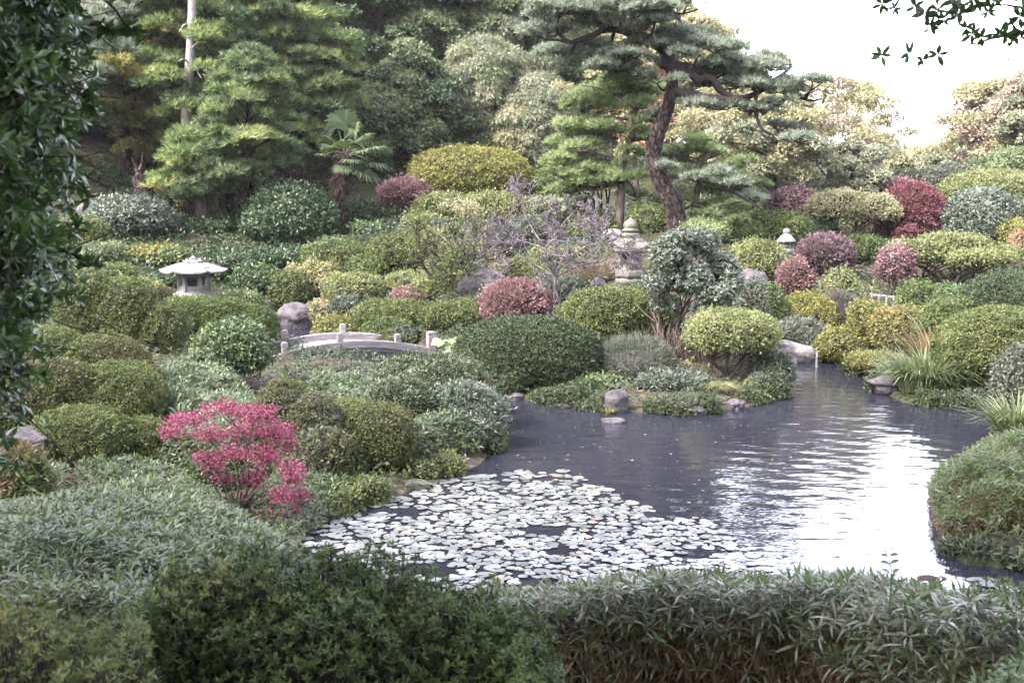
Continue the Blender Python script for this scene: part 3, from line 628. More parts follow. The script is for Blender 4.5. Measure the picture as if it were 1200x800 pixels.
shrub(640, 232, 42.0, 60, 'pale green slope bush behind the lilac grey twigs', 'willow', 'loose')
shrub(700, 250, 38.4, 60, 'low straw and green bush behind the tall stone lantern', 'olive', 'loose', pal2='dusty', frac2=.15)
shrub(765, 240, 37.4, 60, 'green slope bush left of the leaning pine foot', 'azalea', 'loose')
shrub(825, 262, 35.6, 56, 'green bush right of the leaning pine foot', 'pinelight', 'shaggy')

# low evergreen tufts that close the waterline: (u, v of the waterline, height px, width px)
def tufts(spots, label, group, pal, style='loose', name='shore_shrub'):
    for i_, (u, v, h, w) in enumerate(spots):
        if i_ % 4 == 2: continue
        r_ = np.random.default_rng(int(u * 3 + v)); h *= r_.uniform(.55, 1.15); w *= r_.uniform(.7, 1.35); Y = float(onwater(u, v)[1]) + .22; shrub(u, v - h, Y, w, label, pal, style, group=group, name=name, lump=.16, zb=-.05, pal2='greygreen', frac2=.25)
tufts([(562,463,30,40),(588,467,30,40),(612,470,26,38),(640,473,24,40),(668,477,24,40),(694,481,22,38),(746,484,22,40),(772,486,24,40),(800,488,22,38),(826,486,24,40),(852,481,22,38),(880,475,24,36),(900,468,30,34),(909,446,26,30)],
      'low dark evergreen tuft closing the waterline of the island', 'low tufts along the island waterline', 'azdark')
tufts([(520,558,34,46),(494,565,30,40),(470,578,24,36),(432,593,30,44),(404,602,30,44),(392,608,22,40),(556,548,36,44),(575,532,36,36),(582,508,30,34),(577,486,28,34),(545,456,22,36)],
      'low grey green tuft closing the waterline of the left peninsula', 'low tufts along the peninsula waterline', 'olive')
tufts([(1005,440,22,34),(1030,460,22,34),(1150,478,26,44),(1172,482,28,44),(990,420,18,30),(930,415,18,30),(1062,474,20,44),(1092,477,22,50),(1120,478,22,44),(1140,479,20,40)],
      'low dark tuft under the right bank mounds at the waterline', 'low tufts along the right bank waterline', 'azdark')

shrub(262, 296, 36.8, 90, 'dark broad bush in the hollow behind the wide roofed lantern, right of the variegated one', 'camellia', 'broad', pal2='azdark', frac2=.3)
shrub(302, 312, 35.6, 62, 'dark leafy bush above the rounded rock in the far water', 'camellia', 'broad', pal2='leafy', frac2=.2)
shrub(120, 285, 36.0, 60, 'green loose bush on the left lawn edge under the wide dark glossy dome', 'forest', 'loose')
shrub(430, 300, 35.8, 50, 'soft green bush left of the yellow green mound on the slope', 'azalea', 'loose')
shrub(340, 318, 35.2, 50, 'olive green bush between the dark camellias and the pale yellow leaved shrub', 'olive', 'loose')
shrub(345, 452, 15.4, 96, 'grey olive azalea mass filling the bank right of the crimson bush', 'brownish', 'clip', name=AZ, blobs=[(-.2, .2, .7, 1), (.2, 0, .7, .9)], lump=.1, pal2='greygreen', frac2=.3)
shrub(405, 470, 16.6, 80, 'olive azalea between the grey olive mass and the bronze brown dome', 'olive', name=AZ, lump=.09)
shrub(505, 421, 18.9, 136, 'high bulging sasa covered knoll on the left peninsula', 'sasa', 'shaggy', name='bamboo_grass_knoll', lump=.12, pal2='straw', frac2=.12, sc=.72, blobs=[(-.18, .2, .7, .96), (.14, 0, .74, 1)])
shrub(548, 452, 17.6, 84, 'lower grey green knoll at the peninsula tip', 'bluegreen', 'shaggy', name='bamboo_grass_knoll', lump=.12, pal2='sasa', frac2=.4, sc=.72)
shrub(468, 448, 17.4, 84, 'sunk sasa knoll between the bronze brown dome and the high bulging one', 'sasa', 'shaggy', name='bamboo_grass_knoll', lump=.12, pal2='straw', frac2=.15, sc=.72)
shrub(392, 426, 21.4, 118, 'low grey green clipped row in front of the bridge girder', 'greygreen', 'loose', name='clipped_hedge', cat='hedge', blobs=[(-.28, 0, .5, .95), (.02, 0, .55, 1), (.3, 0, .45, .9)], lump=.1, pal2='brownish', frac2=.3)
tufts([(1125,655,30,44),(1148,661,34,50),(1178,667,36,60),(1210,672,36,60)],
      'dark grassy tuft overhanging the water under the near right bank', 'low tufts along the near right bank', 'sasa', 'shaggy')

shrub(205, 222, 43.4, 60, 'sunlit yellow green bush in the gap between the trunks of the wood', 'sunny', 'loose')  # a patch of sun put into its leaf colour
# ------------------------------------------------------------------ trees
def clump(mb, c, rx, rz, s, kind, rng, cov=1.0, out=None, tl=0.0):
    """one spray of foliage round c; out = horizontal direction it grows away from the trunk"""
    area = 4 * math.pi * rx * (rx * .5 + rz * .5)
    if kind == 'needle':
        n = max(10, int(cov * area / (s * s) * 1.0)); k = 10
        d = rv(rng, n); d[:, 2] = np.abs(d[:, 2]) * .9 - .25 * rng.random(n)
        P = d * (rng.random((n, 1)) ** .4) * [rx, rx, rz]
        D = nz(d * [.8, .8, .6] + [0, 0, .75] + (0 if out is None else out * .5)); P = P + c
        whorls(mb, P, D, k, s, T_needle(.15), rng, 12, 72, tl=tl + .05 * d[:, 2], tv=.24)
    elif kind == 'droop':            # long willow or bamboo like leaves hanging from sprays
        n = max(10, int(cov * area / (s * s) * 1.5)); d = rv(rng, n)
        P = d * (.55 + .45 * rng.random((n, 1)) ** .5) * [rx, rx, rz] + c
        D = nz(d * [1, 1, .4] + [0, 0, -.15] + (0 if out is None else out * .6))
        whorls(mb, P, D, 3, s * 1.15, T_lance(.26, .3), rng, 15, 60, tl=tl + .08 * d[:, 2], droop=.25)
    else:
        n = max(12, int(cov * area / (s * s) * 3.2)); d = rv(rng, n); d[:, 2] = np.where(d[:, 2] < -.3, -d[:, 2], d[:, 2])
        P = d * (.5 + .5 * rng.random((n, 1)) ** .5) * [rx, rx, rz] + c
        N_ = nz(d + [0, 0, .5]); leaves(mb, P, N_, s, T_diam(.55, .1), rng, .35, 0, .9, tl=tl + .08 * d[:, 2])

def tree(u, Y, vtop, wpx, label, pal, kind='broad', name='broadleaf_tree', lo=.22, n=60, rc=1.0, bark=None, trunk=.22, shape='round', lean=0.0, group=None, cov=1.0, px=3.0, pal2=None, frac2=.25, layers=0, barepart=True, cat='tree', du=0):
    SEED[0] += 1; rng = np.random.default_rng(SEED[0] * 7 + 1)
    rc *= .58 if kind != 'broad' else .72; n = int(n * (2.5 if kind != 'broad' else 1.7)); x = at(u, 230, Y)[0]; z0 = g1(x, Y) - .1; zt = at(u, vtop, Y)[2]; H = zt - z0; R = wpx * Y / F / 2
    root = empty(name, (x, Y, z0), label, cat, group)
    top = np.array([x + lean * H, Y + .05 * H, z0 + H * .95])
    ax = spline([[x, Y, z0], [x + lean * H * .35 + rng.normal() * .15, Y, z0 + H * .33], [x + lean * H * .7 + rng.normal() * .25, Y + .03 * H, z0 + H * .66], top], 14)
    tb = MB(); tube(tb, ax, np.linspace(trunk, .03, 14) * (1 + .25 * np.exp(-np.arange(14) * 1.2)), 9)
    lim = MB(); fol = MB(); f2 = MB(); s0 = px * Y / PXR
    tcam = nz(CAM - np.array([x, Y, z0 + H * .5]))
    for i in range(n):
        t = lo + (1 - lo) * ((i + rng.random()) / n) ** .9
        if shape == 'cone': rr = R * (1.05 - t) ** .75 * 1.15
        elif shape == 'column': rr = R * min(1, 2.2 * (1.02 - t))
        else: rr = R * math.sqrt(max(.05, 1 - ((t - lo) / (1 - lo) * 1.75 - .75) ** 2)) if t > lo else R * .6
        az = rng.uniform(0, 6.28); q = rr * math.sqrt(rng.uniform(.12, 1.0)); dirv = np.array([math.cos(az), math.sin(az), 0])
        k = int(min(13, t * 13)); a = ax[k] * (1 - (t * 13 - k)) + ax[min(13, k + 1)] * (t * 13 - k) if k < 13 else ax[13]
        c = a + dirv * q; c[2] = z0 + H * t - (q * .12 if kind == 'needle' else 0)
        v_ = 400 - F * ((c[2] - CAMH) / Y + .13); offs = v_ < -70
        r = rc * rng.uniform(.65, 1.25); back = dirv @ tcam < -.25
        s = s0 * (1.7 if offs else 1.0); cv = cov * (.45 if back or offs else 1.0)
        tgt = f2 if pal2 and rng.random() < frac2 else fol
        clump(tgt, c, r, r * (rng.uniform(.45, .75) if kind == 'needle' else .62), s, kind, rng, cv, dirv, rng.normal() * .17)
        if rng.random() < .33:
            k0 = max(0, int(min(13, (t - .10) * 13))); p0 = ax[k0]
            tube(lim, spline([p0, (p0 + c) / 2 + [0, 0, .12 * q] + rng.normal(size=3) * .1, c], 6), np.linspace(max(.02, trunk * .28 * (1 - t * .6)), .012, 6), 4, cap=False)
    b = bark or M_bark
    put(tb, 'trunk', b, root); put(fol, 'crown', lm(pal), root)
    if f2.n: put(f2, 'crown', lm(pal2), root)['label'] = 'paler or differently coloured sprays of the crown'
    if lim.n: put(lim, 'limbs', b, root)
    return root

# dark conifers of the wood on the left, from the back forward
G1 = 'conifers of the wood on the left'
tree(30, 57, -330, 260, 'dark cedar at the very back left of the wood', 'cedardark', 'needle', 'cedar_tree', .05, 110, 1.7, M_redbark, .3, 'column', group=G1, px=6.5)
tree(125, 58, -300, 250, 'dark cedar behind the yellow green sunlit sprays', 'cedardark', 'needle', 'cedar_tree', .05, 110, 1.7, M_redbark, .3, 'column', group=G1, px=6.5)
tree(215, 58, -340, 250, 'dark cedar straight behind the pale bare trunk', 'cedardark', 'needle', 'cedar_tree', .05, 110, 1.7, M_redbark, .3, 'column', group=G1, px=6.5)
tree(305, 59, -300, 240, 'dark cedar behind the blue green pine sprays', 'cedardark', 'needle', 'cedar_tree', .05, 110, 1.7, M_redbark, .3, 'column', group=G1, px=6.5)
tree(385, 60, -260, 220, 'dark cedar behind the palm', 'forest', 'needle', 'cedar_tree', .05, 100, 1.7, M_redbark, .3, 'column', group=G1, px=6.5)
tree(150, 46, -190, 210, 'sunlit yellow green cedar left of the pale bare trunk', 'sunny', 'needle', 'cedar_tree', .22, 95, 1.25, M_redbark, .34, 'column', group=G1, px=6.5, pal2='cedar', frac2=.5)  # sunlight put into the leaf colour of this cedar
tree(252, 45, -150, 150, 'cedar with broken reddish trunk right of the pale bare trunk', 'cedar', 'needle', 'cedar_tree', .24, 70, 1.15, M_redbark, .32, 'column', group=G1, px=6.5, pal2='cedardark', frac2=.5)
tree(330, 46.5, -140, 170, 'broad mid green cedar left of the palm crown', 'cedar', 'needle', 'cedar_tree', .26, 95, 1.2, M_redbark, .3, 'column', group=G1, px=6.5, pal2='cedardark', frac2=.35)
tree(65, 44, -150, 170, 'mid green cedar behind the near glossy tree', 'cedardark', 'needle', 'cedar_tree', .2, 85, 1.25, M_redbark, .3, 'column', group=G1, px=6.5, pal2='cedar', frac2=.3)
tree(355, 46, 20, 120, 'shorter cedar with drooping sprays right beside the palm', 'cedardark', 'needle', 'cedar_tree', .32, 60, 1.0, M_redbark, .22, 'round', group=G1, px=6.5, pal2='cedar', frac2=.35)
tree(290, 41.5, 60, 110, 'young cedar with low sprays over the dark shade', 'cedardark', 'needle', 'cedar_tree', .28, 50, .95, M_redbark, .2, 'round', group=G1, px=6.5, pal2='cedar', frac2=.25)
tree(190, 47, 60, 130, 'low bright yellow green sunlit tree between the trunks', 'sunny', 'broad', 'broadleaf_tree', .1, 60, .9, M_bark, .16, px=3.9)  # bright yellow leaf colour stands in for sun between the trunks
tree(222, 41.8, 152, 90, 'young cedar whose sprays hide the foot of the pale bare trunk', 'cedar', 'needle', 'cedar_tree', .3, 40, .9, M_redbark, .12, 'round', group=G1, px=6.5, pal2='cedardark', frac2=.4)
tree(95, 50, 40, 170, 'leafy mid green tree filling the wood behind the near glossy tree', 'forest', 'broad', lo=.02, n=70, rc=1.1, px=3.6, pal2='sunny', frac2=.2)
tree(175, 52, 70, 170, 'leafy green tree filling the wood behind the sunlit yellow green cedar', 'leafy', 'broad', lo=.02, n=70, rc=1.1, px=3.6, pal2='sunny', frac2=.35)
tree(275, 51, 60, 150, 'leafy dark green tree filling the wood right of the pale bare trunk', 'forest', 'broad', lo=.02, n=64, rc=1.1, px=3.6, pal2='cedar', frac2=.3)
tree(345, 52, 40, 120, 'leafy green tree filling the wood behind the palm', 'forest', 'broad', lo=.02, n=56, rc=1.1, px=3.6, pal2='leafy', frac2=.3)
# broadleaf hill in the middle
G2 = 'broadleaf trees on the hill behind'
tree(450, 57, -150, 190, 'deep green broadleaf tree above the palm', 'forest', 'broad', lo=.05, n=110, rc=1.3, group=G2, px=3.8, pal2='camellia', frac2=.3)
tree(520, 60, -210, 190, 'tall grey green tree with hanging leaves in the middle of the hill', 'willow', 'droop', lo=.05, n=110, rc=1.4, group=G2, px=4.4, pal2='forest', frac2=.35)
tree(600, 59, -190, 190, 'tall pale tree with hanging leaves behind the biggest yellow green dome', 'willow', 'droop', lo=.04, n=110, rc=1.35, group=G2, px=4.4, pal2='forest', frac2=.25)
tree(670, 61, -170, 170, 'tall leafy tree left behind the crooked pine top', 'forest', 'droop', lo=.05, n=100, rc=1.35, group=G2, px=4.2, pal2='willow', frac2=.5)
tree(485, 51, 70, 110, 'dark leafy tree above the dusty pink dome', 'forest', 'broad', lo=.05, n=60, rc=1.0, group=G2, px=3.8, pal2='camellia', frac2=.4)
tree(565, 53, 50, 120, 'pale bamboo like tree just above the biggest yellow green dome', 'willow', 'droop', lo=.04, n=70, rc=1.05, group=G2, px=4.2, pal2='forest', frac2=.3)
tree(630, 51.5, 95, 100, 'pale drooping tree between the biggest yellow green dome and the light green pine', 'willow', 'droop', lo=.04, n=60, rc=1.0, group=G2, px=4.2, pal2='autumn', frac2=.12)
tree(430, 49, 120, 60, 'dark green leafy tree right of the palm crown', 'forest', 'broad', lo=.05, n=36, rc=.85, group=G2, px=3.8, pal2='camellia', frac2=.4)
tree(540, 57, -40, 130, 'mid green leafy tree high in the middle of the hill', 'forest', 'broad', lo=.1, n=70, rc=1.2, group=G2, px=3.9)
tree(735, 59, -60, 150, 'yellow green tree behind the crooked pine', 'forest', 'broad', lo=.05, n=75, rc=1.2, group=G2, px=3.8, pal2='paletree', frac2=.45)
tree(748, 47, 62, 60, 'orange tinted small tree behind the crooked pine trunk', 'orange', 'broad', lo=.3, n=24, rc=.7, trunk=.12, px=3.8, pal2='paletree', frac2=.5)
tree(810, 56, 20, 130, 'pale yellow tree right behind the crooked pine trunk', 'paletree', 'broad', lo=.1, n=60, rc=1.1, px=3.8, pal2='autumn', frac2=.4, cov=.8)
# airy autumn trees on the right
G3 = 'airy autumn trees on the right'
tree(868, 50, 95, 130, 'pale yellow autumn tree between the pine boughs', 'paletree', 'broad', lo=.2, n=52, rc=.95, trunk=.16, group=G3, px=3.6, pal2='autumn', frac2=.5, cov=.6)
tree(905, 43, 118, 150, 'pale green spreading tree with a forked dark trunk', 'paletree', 'broad', lo=.34, n=60, rc=.8, bark=M_dark, trunk=.2, group=G3, px=3.8, pal2='willow', frac2=.4, cov=.7)
tree(968, 46, 92, 140, 'half bare autumn tree with long thin spreading twigs', 'autumn', 'broad', lo=.3, n=50, rc=.7, bark=M_bark, trunk=.15, group=G3, px=3.0, pal2='russet', frac2=.35, cov=.5)
tree(1010, 52, 104, 110, 'thin pale tree at the edge of the white sky gap', 'paletree', 'broad', lo=.2, n=40, rc=.75, trunk=.13, group=G3, px=3.0, pal2='russet', frac2=.2, cov=.5)
tree(1000, 43.5, 172, 80, 'grey green small tree above the pale yellow maple', 'willow', 'broad', lo=.25, n=34, rc=.6, trunk=.12, group=G3, px=3.0, cov=.8)
tree(1165, 52, 98, 130, 'russet and green autumn tree at the upper right', 'russet', 'broad', lo=.2, n=66, rc=.9, bark=M_palebark, trunk=.17, group=G3, px=3.6, pal2='paletree', frac2=.5, cov=.55)
tree(1215, 50, 92, 110, 'rusty leaved tree cut by the right edge', 'russet', 'broad', lo=.15, n=50, rc=.9, bark=M_palebark, trunk=.17, group=G3, px=3.6, pal2='willow', frac2=.4)
tree(1188, 47, 180, 90, 'low dark green tree under the russet ones', 'forest', 'broad', lo=.1, n=36, rc=.75, trunk=.12, group=G3, px=3.6)
tree(1085, 66, 176, 110, 'small far pale tree in the white sky gap', 'paletree', 'broad', lo=.1, n=34, rc=.9, trunk=.13, group=G3, px=2.8, cov=.6)
tree(1050, 68, 178, 90, 'far pale tree left of the white sky gap', 'willow', 'broad', lo=.1, n=30, rc=.9, trunk=.13, group=G3, px=2.8, cov=.7)
tree(1120, 62, 172, 80, 'far green tree right of the white sky gap', 'willow', 'broad', lo=.1, n=30, rc=.9, trunk=.13, group=G3, px=2.8, cov=.7, pal2='paletree')

# ---- pale bare trunk
def bare_trunk():
    Y = 43.4; b = at(222, 240, Y); b[2] = g1(b[0], Y) - .1
    root = empty('bare_trunk_tree', b, 'tall slim tree with a pale bare trunk and broken side twigs', 'tree')
    P = [b, at(220, 200, Y), at(218, 140, Y), at(222, 80, Y), at(225, 20, Y), at(226, -60, Y), at(228, -150, Y)]
    tb = MB(); ax = spline(P, 20); tube(tb, ax, np.linspace(.22, .13, 20), 10); put(tb, 'trunk', M_palebark, root)
    tw = MB(); r = np.random.default_rng(5)
    for v, du, dv in [(80, 14, 12), (76, -12, -4), (115, 13, 8), (110, -22, -2), (8, 26, -8), (150, 14, 4), (30, -12, 8), (60, 20, -10), (130, -10, 6)]:
        p0 = at(222, v, Y); p2 = at(222 + du, v + dv, Y - .3 + r.normal() * .4); tube(tw, spline([p0, (p0 + p2) / 2 + [0, 0, .15], p2], 6), np.linspace(.05, .015, 6), 5)
    put(tw, 'broken_twigs', M_palebark, root)
    f = MB()
    for u, v in [(205, -70), (245, -90), (228, -140), (190, -120), (260, -50)]: clump(f, at(u, v, Y), 1.1, .5, .26, 'needle', r, .7)
    put(f, 'crown', lm('cedardark'), root)
bare_trunk()

# ---- leaning trunks in the shade of the wood
def shade_trunk(pts, Y, r0, label, bark):
    P = [at(u, v, Y) for u, v in pts]; P[0][2] = min(P[0][2], g1(P[0][0], Y)) - .1
    root = empty('tree_stump', P[0], label, 'tree stump'); tb = MB(); tube(tb, spline(P, 10), np.linspace(r0 * 1.25, r0 * .8, 10), 9); put(tb, 'trunk', bark, root)
    tw = MB(); q = P[-1]
    for k in (-1, 1): tube(tw, spline([q, q + [k * .12, 0, .35], q + [k * .25, -.1, .9 + .2 * k]], 5), np.linspace(r0 * .45, .02, 5), 5)
    put(tw, 'broken_limbs', bark, root)
shade_trunk([(178, 262), (172, 235), (163, 205)], 42.5, .36, 'thick reddish broken trunk above the wide dark glossy dome', M_redbark)
shade_trunk([(199, 255), (198, 232), (194, 210)], 41.8, .09, 'thin tan leaning stem in the sunlit gap between trunks', M_redbark)
shade_trunk([(236, 258), (235, 230), (237, 200)], 42.0, .2, 'grey lit trunk foot right below the pale bare trunk', M_bark)
shade_trunk([(251, 262), (249, 235), (250, 205)], 42.4, .2, 'dark trunk foot right of the grey lit one', M_bark)
shade_trunk([(268, 180), (266, 140), (268, 115)], 43.0, .16, 'splintered reddish snag high among the cedar sprays', M_redbark)

# ---- crooked pines
def pine(label, Y, trunk, r0, limbs, pads, pal, bark, name='pine_tree', lw=.13, sl=5.6, cov=1.5):
    SEED[0] += 1; rng = np.random.default_rng(SEED[0]); T = [at(u, v, Y) for u, v in trunk]; T[0][2] = min(T[0][2], g1(T[0][0], Y)) - .1
    root = empty(name, T[0], label, 'pine tree'); tb = MB(); n = 26; rr = np.linspace(r0, r0 * .5, n) * (1 + .07 * np.sin(np.arange(n) * 1.7)) * (1 + .35 * np.exp(-np.arange(n) * .6))
    tube(tb, spline(T, n), rr, 12); put(tb, 'trunk', bark, root)
    lb = MB(); anchors = [p for p in spline(T, n)[8:]]
    for pts, r in limbs:
        L_ = [at(u, v, Y + dy) for u, v, dy in pts]; sp_ = spline(L_, 16); tube(lb, sp_, np.linspace(r, r * .35, 16) * (1 + .12 * np.sin(np.arange(16) * 2.1)), 8); anchors += list(sp_[5:])
    A = np.array(anchors); f = MB(); s = sl * Y / PXR
    for (u, v, w, h) in pads:
        dy = rng.uniform(-.9, .9); c = at(u, v, Y + dy); rx = w * Y / F / 2; rz = h * Y / F / 2 * 1.15
        sub = max(2, int(w / 20))
        for k in range(sub):
            o = np.array([rng.uniform(-.75, .75) * rx, rng.uniform(-.7, .7) * rx, rng.uniform(-.35, .35) * rz]); cc = c + o; cr = rx * rng.uniform(.42, .62)
            clump(f, cc, cr, min(rz * .85, cr * .55), s, 'needle', rng, cov, None, rng.normal() * .08)
        d = np.linalg.norm(A - c, axis=1); p0 = A[d.argmin()]
        cb = c - [0, 0, rz * .35]
        tube(lb, spline([p0, (p0 + cb) / 2 + rng.normal(size=3) * .12 + [0, 0, -.08], cb], 7), np.linspace(min(.07, r0 * .3), .025, 7), 5)
        for k in range(5):
            e = c + np.array([rng.uniform(-.8, .8) * rx, rng.uniform(-.6, .6) * rx, rng.uniform(-.1, .3) * rz]); tube(lb, spline([cb, (cb + e) / 2 + rng.normal(size=3) * .06, e], 5), np.linspace(.03, .01, 5), 4, cap=False)
    put(lb, 'limbs', bark if bark is not M_redbark else M_dark, root); put(f, 'crown', lm(pal), root)
    return root
pine('great crooked leaning pine with a bare reddish trunk and blue green pads', 36.0,
     [(794,275),(790,245),(776,215),(766,182),(772,155),(783,125),(788,100),(785,78)], .33,
     [([(785,80,0),(778,60,.2),(760,45,.3),(735,38,.3),(712,34,0),(690,44,-.2),(668,50,-.4)], .2),
      ([(712,34,0),(705,22,.1),(700,12,.1),(690,-5,.2)], .12), ([(745,41,.2),(752,48,0),(735,52,-.2)], .08),
      ([(785,80,0),(802,78,-.3),(818,94,-.4),(832,90,-.5),(846,108,-.4),(866,116,-.4),(890,108,-.2),(912,92,0),(925,80,0)], .17),
      ([(790,108,0),(815,112,-.4),(850,117,-.6),(872,118,-.5),(895,125,-.5)], .15), ([(905,105,-.1),(930,112,-.2),(950,118,-.2),(962,116,-.2)], .07),
      ([(776,206,0),(800,208,-.6),(830,214,-.9),(860,226,-1),(890,243,-1.1)], .08), ([(885,128,-.4),(892,150,-.5),(910,160,-.5),(930,168,-.5)], .06),
      ([(785,80,0),(790,60,.3),(800,40,.4),(795,20,.5)], .13)],
     [(700,16,110,46),(655,14,70,34),(662,62,90,34),(705,72,90,34),(745,12,90,50),(760,52,70,30),(795,42,90,44),(800,8,80,40),(838,56,80,34),(735,66,60,26),(872,84,90,30),(910,76,84,34),(935,108,70,22),(952,100,56,26),
      (838,84,70,30),(842,124,80,20),(770,92,60,28),(805,104,60,24),(880,128,60,18),(912,150,50,18),(938,164,56,18),(760,134,46,16),(780,196,46,16),(822,206,66,20),(858,216,60,18),(884,234,44,18),(890,100,60,20),(775,75,50,26),(905,120,50,16),(690,0,100,40),(742,30,70,34),(812,70,70,30),(856,100,60,22),(720,80,80,26),(860,72,60,26),(640,40,60,34),(900,92,60,22),(770,10,80,40)],
     'pine', M_redbark)
pine('lighter green pine with layered pads left behind the crooked one', 38.0, [(725,252),(728,225),(730,195),(738,165),(745,140),(742,115)], .15,
     [([(742,140,0),(720,138,0),(695,135,0)], .07), ([(730,190,0),(705,180,-.2),(680,178,-.2)], .07)],
     [(720,104,120,34),(692,128,90,40),(675,165,70,34),(700,150,80,34),(740,160,60,34),(665,205,60,36),(672,148,46,24),(748,122,62,30),(726,150,70,26),(690,172,70,24),(680,194,84,36),(728,206,72,40),(700,216,80,34),(745,228,60,34),(755,178,46,24),(712,186,60,30),(668,222,50,24)],
     'pinelight', M_bark)
pine('lighter green pine with low pads right behind the crooked one', 40.0, [(812,262),(815,235),(822,205),(828,180)], .16, [([(820,210,0),(850,200,0),(870,205,0)], .06)],
     [(800,172,64,34),(834,178,76,34),(858,192,64,30),(800,205,60,30),(840,208,80,30),(872,214,50,24),(800,240,70,24),(836,240,86,26),(868,246,60,22),(852,228,70,22)],
     'pinelight', M_bark)
# low spreading pine pads under the crooked pine, sprays over the slope
pine('low dark spreading pine with bare crooked stems right of the leaning trunk', 36.8, [(845,272),(838,258),(828,246),(812,240)], .08, [([(838,258,0),(865,252,0),(880,256,0)], .04), ([(828,246,0),(850,240,-.2),(872,236,-.3)], .04)],
     [(812,262,60,20),(846,256,60,22),(872,262,46,18),(858,242,56,18),(830,250,50,18)], 'pinelight', M_dark)

# ---- palm
def palm():
    Y = 41.6; b = at(397, 266, Y); b[2] = g1(b[0], Y) - .1; top = at(404, 178, Y); rng = np.random.default_rng(31)
    root = empty('fan_palm', b, 'fan palm with a hairy trunk against the dark wood', 'palm tree')
    tb = MB(); ax = spline([b, at(398, 235, Y), at(401, 205, Y), top], 16); tube(tb, ax, np.concatenate([np.linspace(.19, .22, 7), np.linspace(.25, .42, 6), [.44, .38, .2]]), 12)
    put(tb, 'trunk', M_redbark, root)
    fb = MB(); n = 500; i = rng.integers(7, 16, n); P = ax[i] + rv(rng, n) * [.38, .38, .2]; whorls(fb, P, np.tile([0, 0, -1.0], (n, 1)) + rng.normal(size=(n, 3)) * .5, 3, .3, T_needle(.1), rng, 5, 40); put(fb, 'trunk_fibre', roughmat('palm_fibre', [(.03,.022,.02),(.085,.055,.05)], 10), root)
    spec = [(-.3,.2,1.0,1.9),(.05,-.1,1.0,2.0),(.35,.2,.95,1.6),(.75,-.2,.6,1.6),(.95,-.3,.25,2.0),(1.0,-.2,-.15,1.9),(.9,-.5,-.5,1.75),(.5,-.8,-.1,1.4),(-.6,-.3,.6,1.3),(-.85,-.2,.1,1.25),(-.4,-.8,.3,1.3),(.2,-.9,.5,1.4),(-.7,.5,.4,1.4),(.5,.8,.6,1.5),(.7,-.6,.15,1.65),(.1,-.8,-.4,1.2)]
    for d in spec:
        D = np.array(d[:3]); D /= np.linalg.norm(D); ln = d[3] * .66; f = MB(); p0 = top + [0, 0, -.1]; hub = p0 + D * ln * .85 + [0, 0, -.12 * ln * (1 - D[2])]
        tube(f, spline([p0, (p0 + hub) / 2 + [0, 0, .12], hub], 6), np.linspace(.03, .018, 6), 4)
        side = nz(np.cross(D, [0, 0, 1.0])[None])[0]; up = np.cross(side, D); m = 22; a = np.linspace(-1.9, 1.9, m)
        for aa in a:
            A = D * math.cos(aa) + side * math.sin(aa) + up * .15; A /= np.linalg.norm(A); L_ = ln * .78 * rng.uniform(.85, 1.05); w = .045; dn = np.array([0, 0, -1.0])
            wv = nz(np.cross(A, up)[None])[0] * w; m1 = hub + A * L_ * .55 + dn * L_ * .06; m2 = hub + A * L_ * .9 + dn * L_ * (.28 + .1 * rng.random())
            f.add([hub, m1 - wv, m1 + wv, m2], np.array([[0, 1, 3, 2]]), np.full(4, np.clip(.5 + rng.normal() * .25, 0, 1)))
        put(f, 'frond', lm('palm'), root)
palm()

# ---- far wood filling the hillside behind the trees
def far_wood():
    rng = np.random.default_rng(77); mb = MB(); tr = MB()
    for k in range(150):
        x = rng.uniform(-42, 9); y = rng.uniform(64, 74); z = g1(x, y); h = rng.uniform(7, 15) * (1 if x < 0 else max(.35, 1 - x / 14))
        tube(tr, [[x, y, z], [x, y, z + h]], [.2, .05], 5, False)
        for j in range(7): clump(mb, np.array([x + rng.normal() * 1.6, y + rng.normal(), z + h * rng.uniform(.05, 1)]), 2.0, 1.6, .42, 'broad', rng, .45, None, rng.normal() * .12)
    o = mb.build('far_wood', lm('forest')); tag(o, 'dense far wood closing off the hillside behind the garden trees', 'woodland', kind='stuff')
    t = put(tr, 'trunks', M_bark, o)
far_wood()
# ------------------------------------------------------------------ stone lanterns, bridge, rocks, rails
def lathe(mb, prof, c, sides, rot=0, rfun=None, smooth=False):
    a = rot + np.arange(sides) * 2 * math.pi / sides; V = []
    for r, z in prof:
        for k, t in enumerate(a):
            rr, zz = (r, z) if rfun is None else rfun(r, z, k, t); V.append([c[0] + rr * math.cos(t), c[1] + rr * math.sin(t), c[2] + zz])
    n = len(prof); V.append([c[0], c[1], c[2] + prof[0][1]]); V.append([c[0], c[1], c[2] + prof[-1][1]])
    f4 = [[i * sides + j, i * sides + (j + 1) % sides, (i + 1) * sides + (j + 1) % sides, (i + 1) * sides + j] for i in range(n - 1) for j in range(sides)]
    f3 = [[(j + 1) % sides, j, n * sides] for j in range(sides)] + [[(n - 1) * sides + j, (n - 1) * sides + (j + 1) % sides, n * sides + 1] for j in range(sides)]
    b = mb.n; mb.add(V, np.array(f4), smooth=smooth); mb.Fs.append(np.array(f3) + b); mb.smooth.append(False)
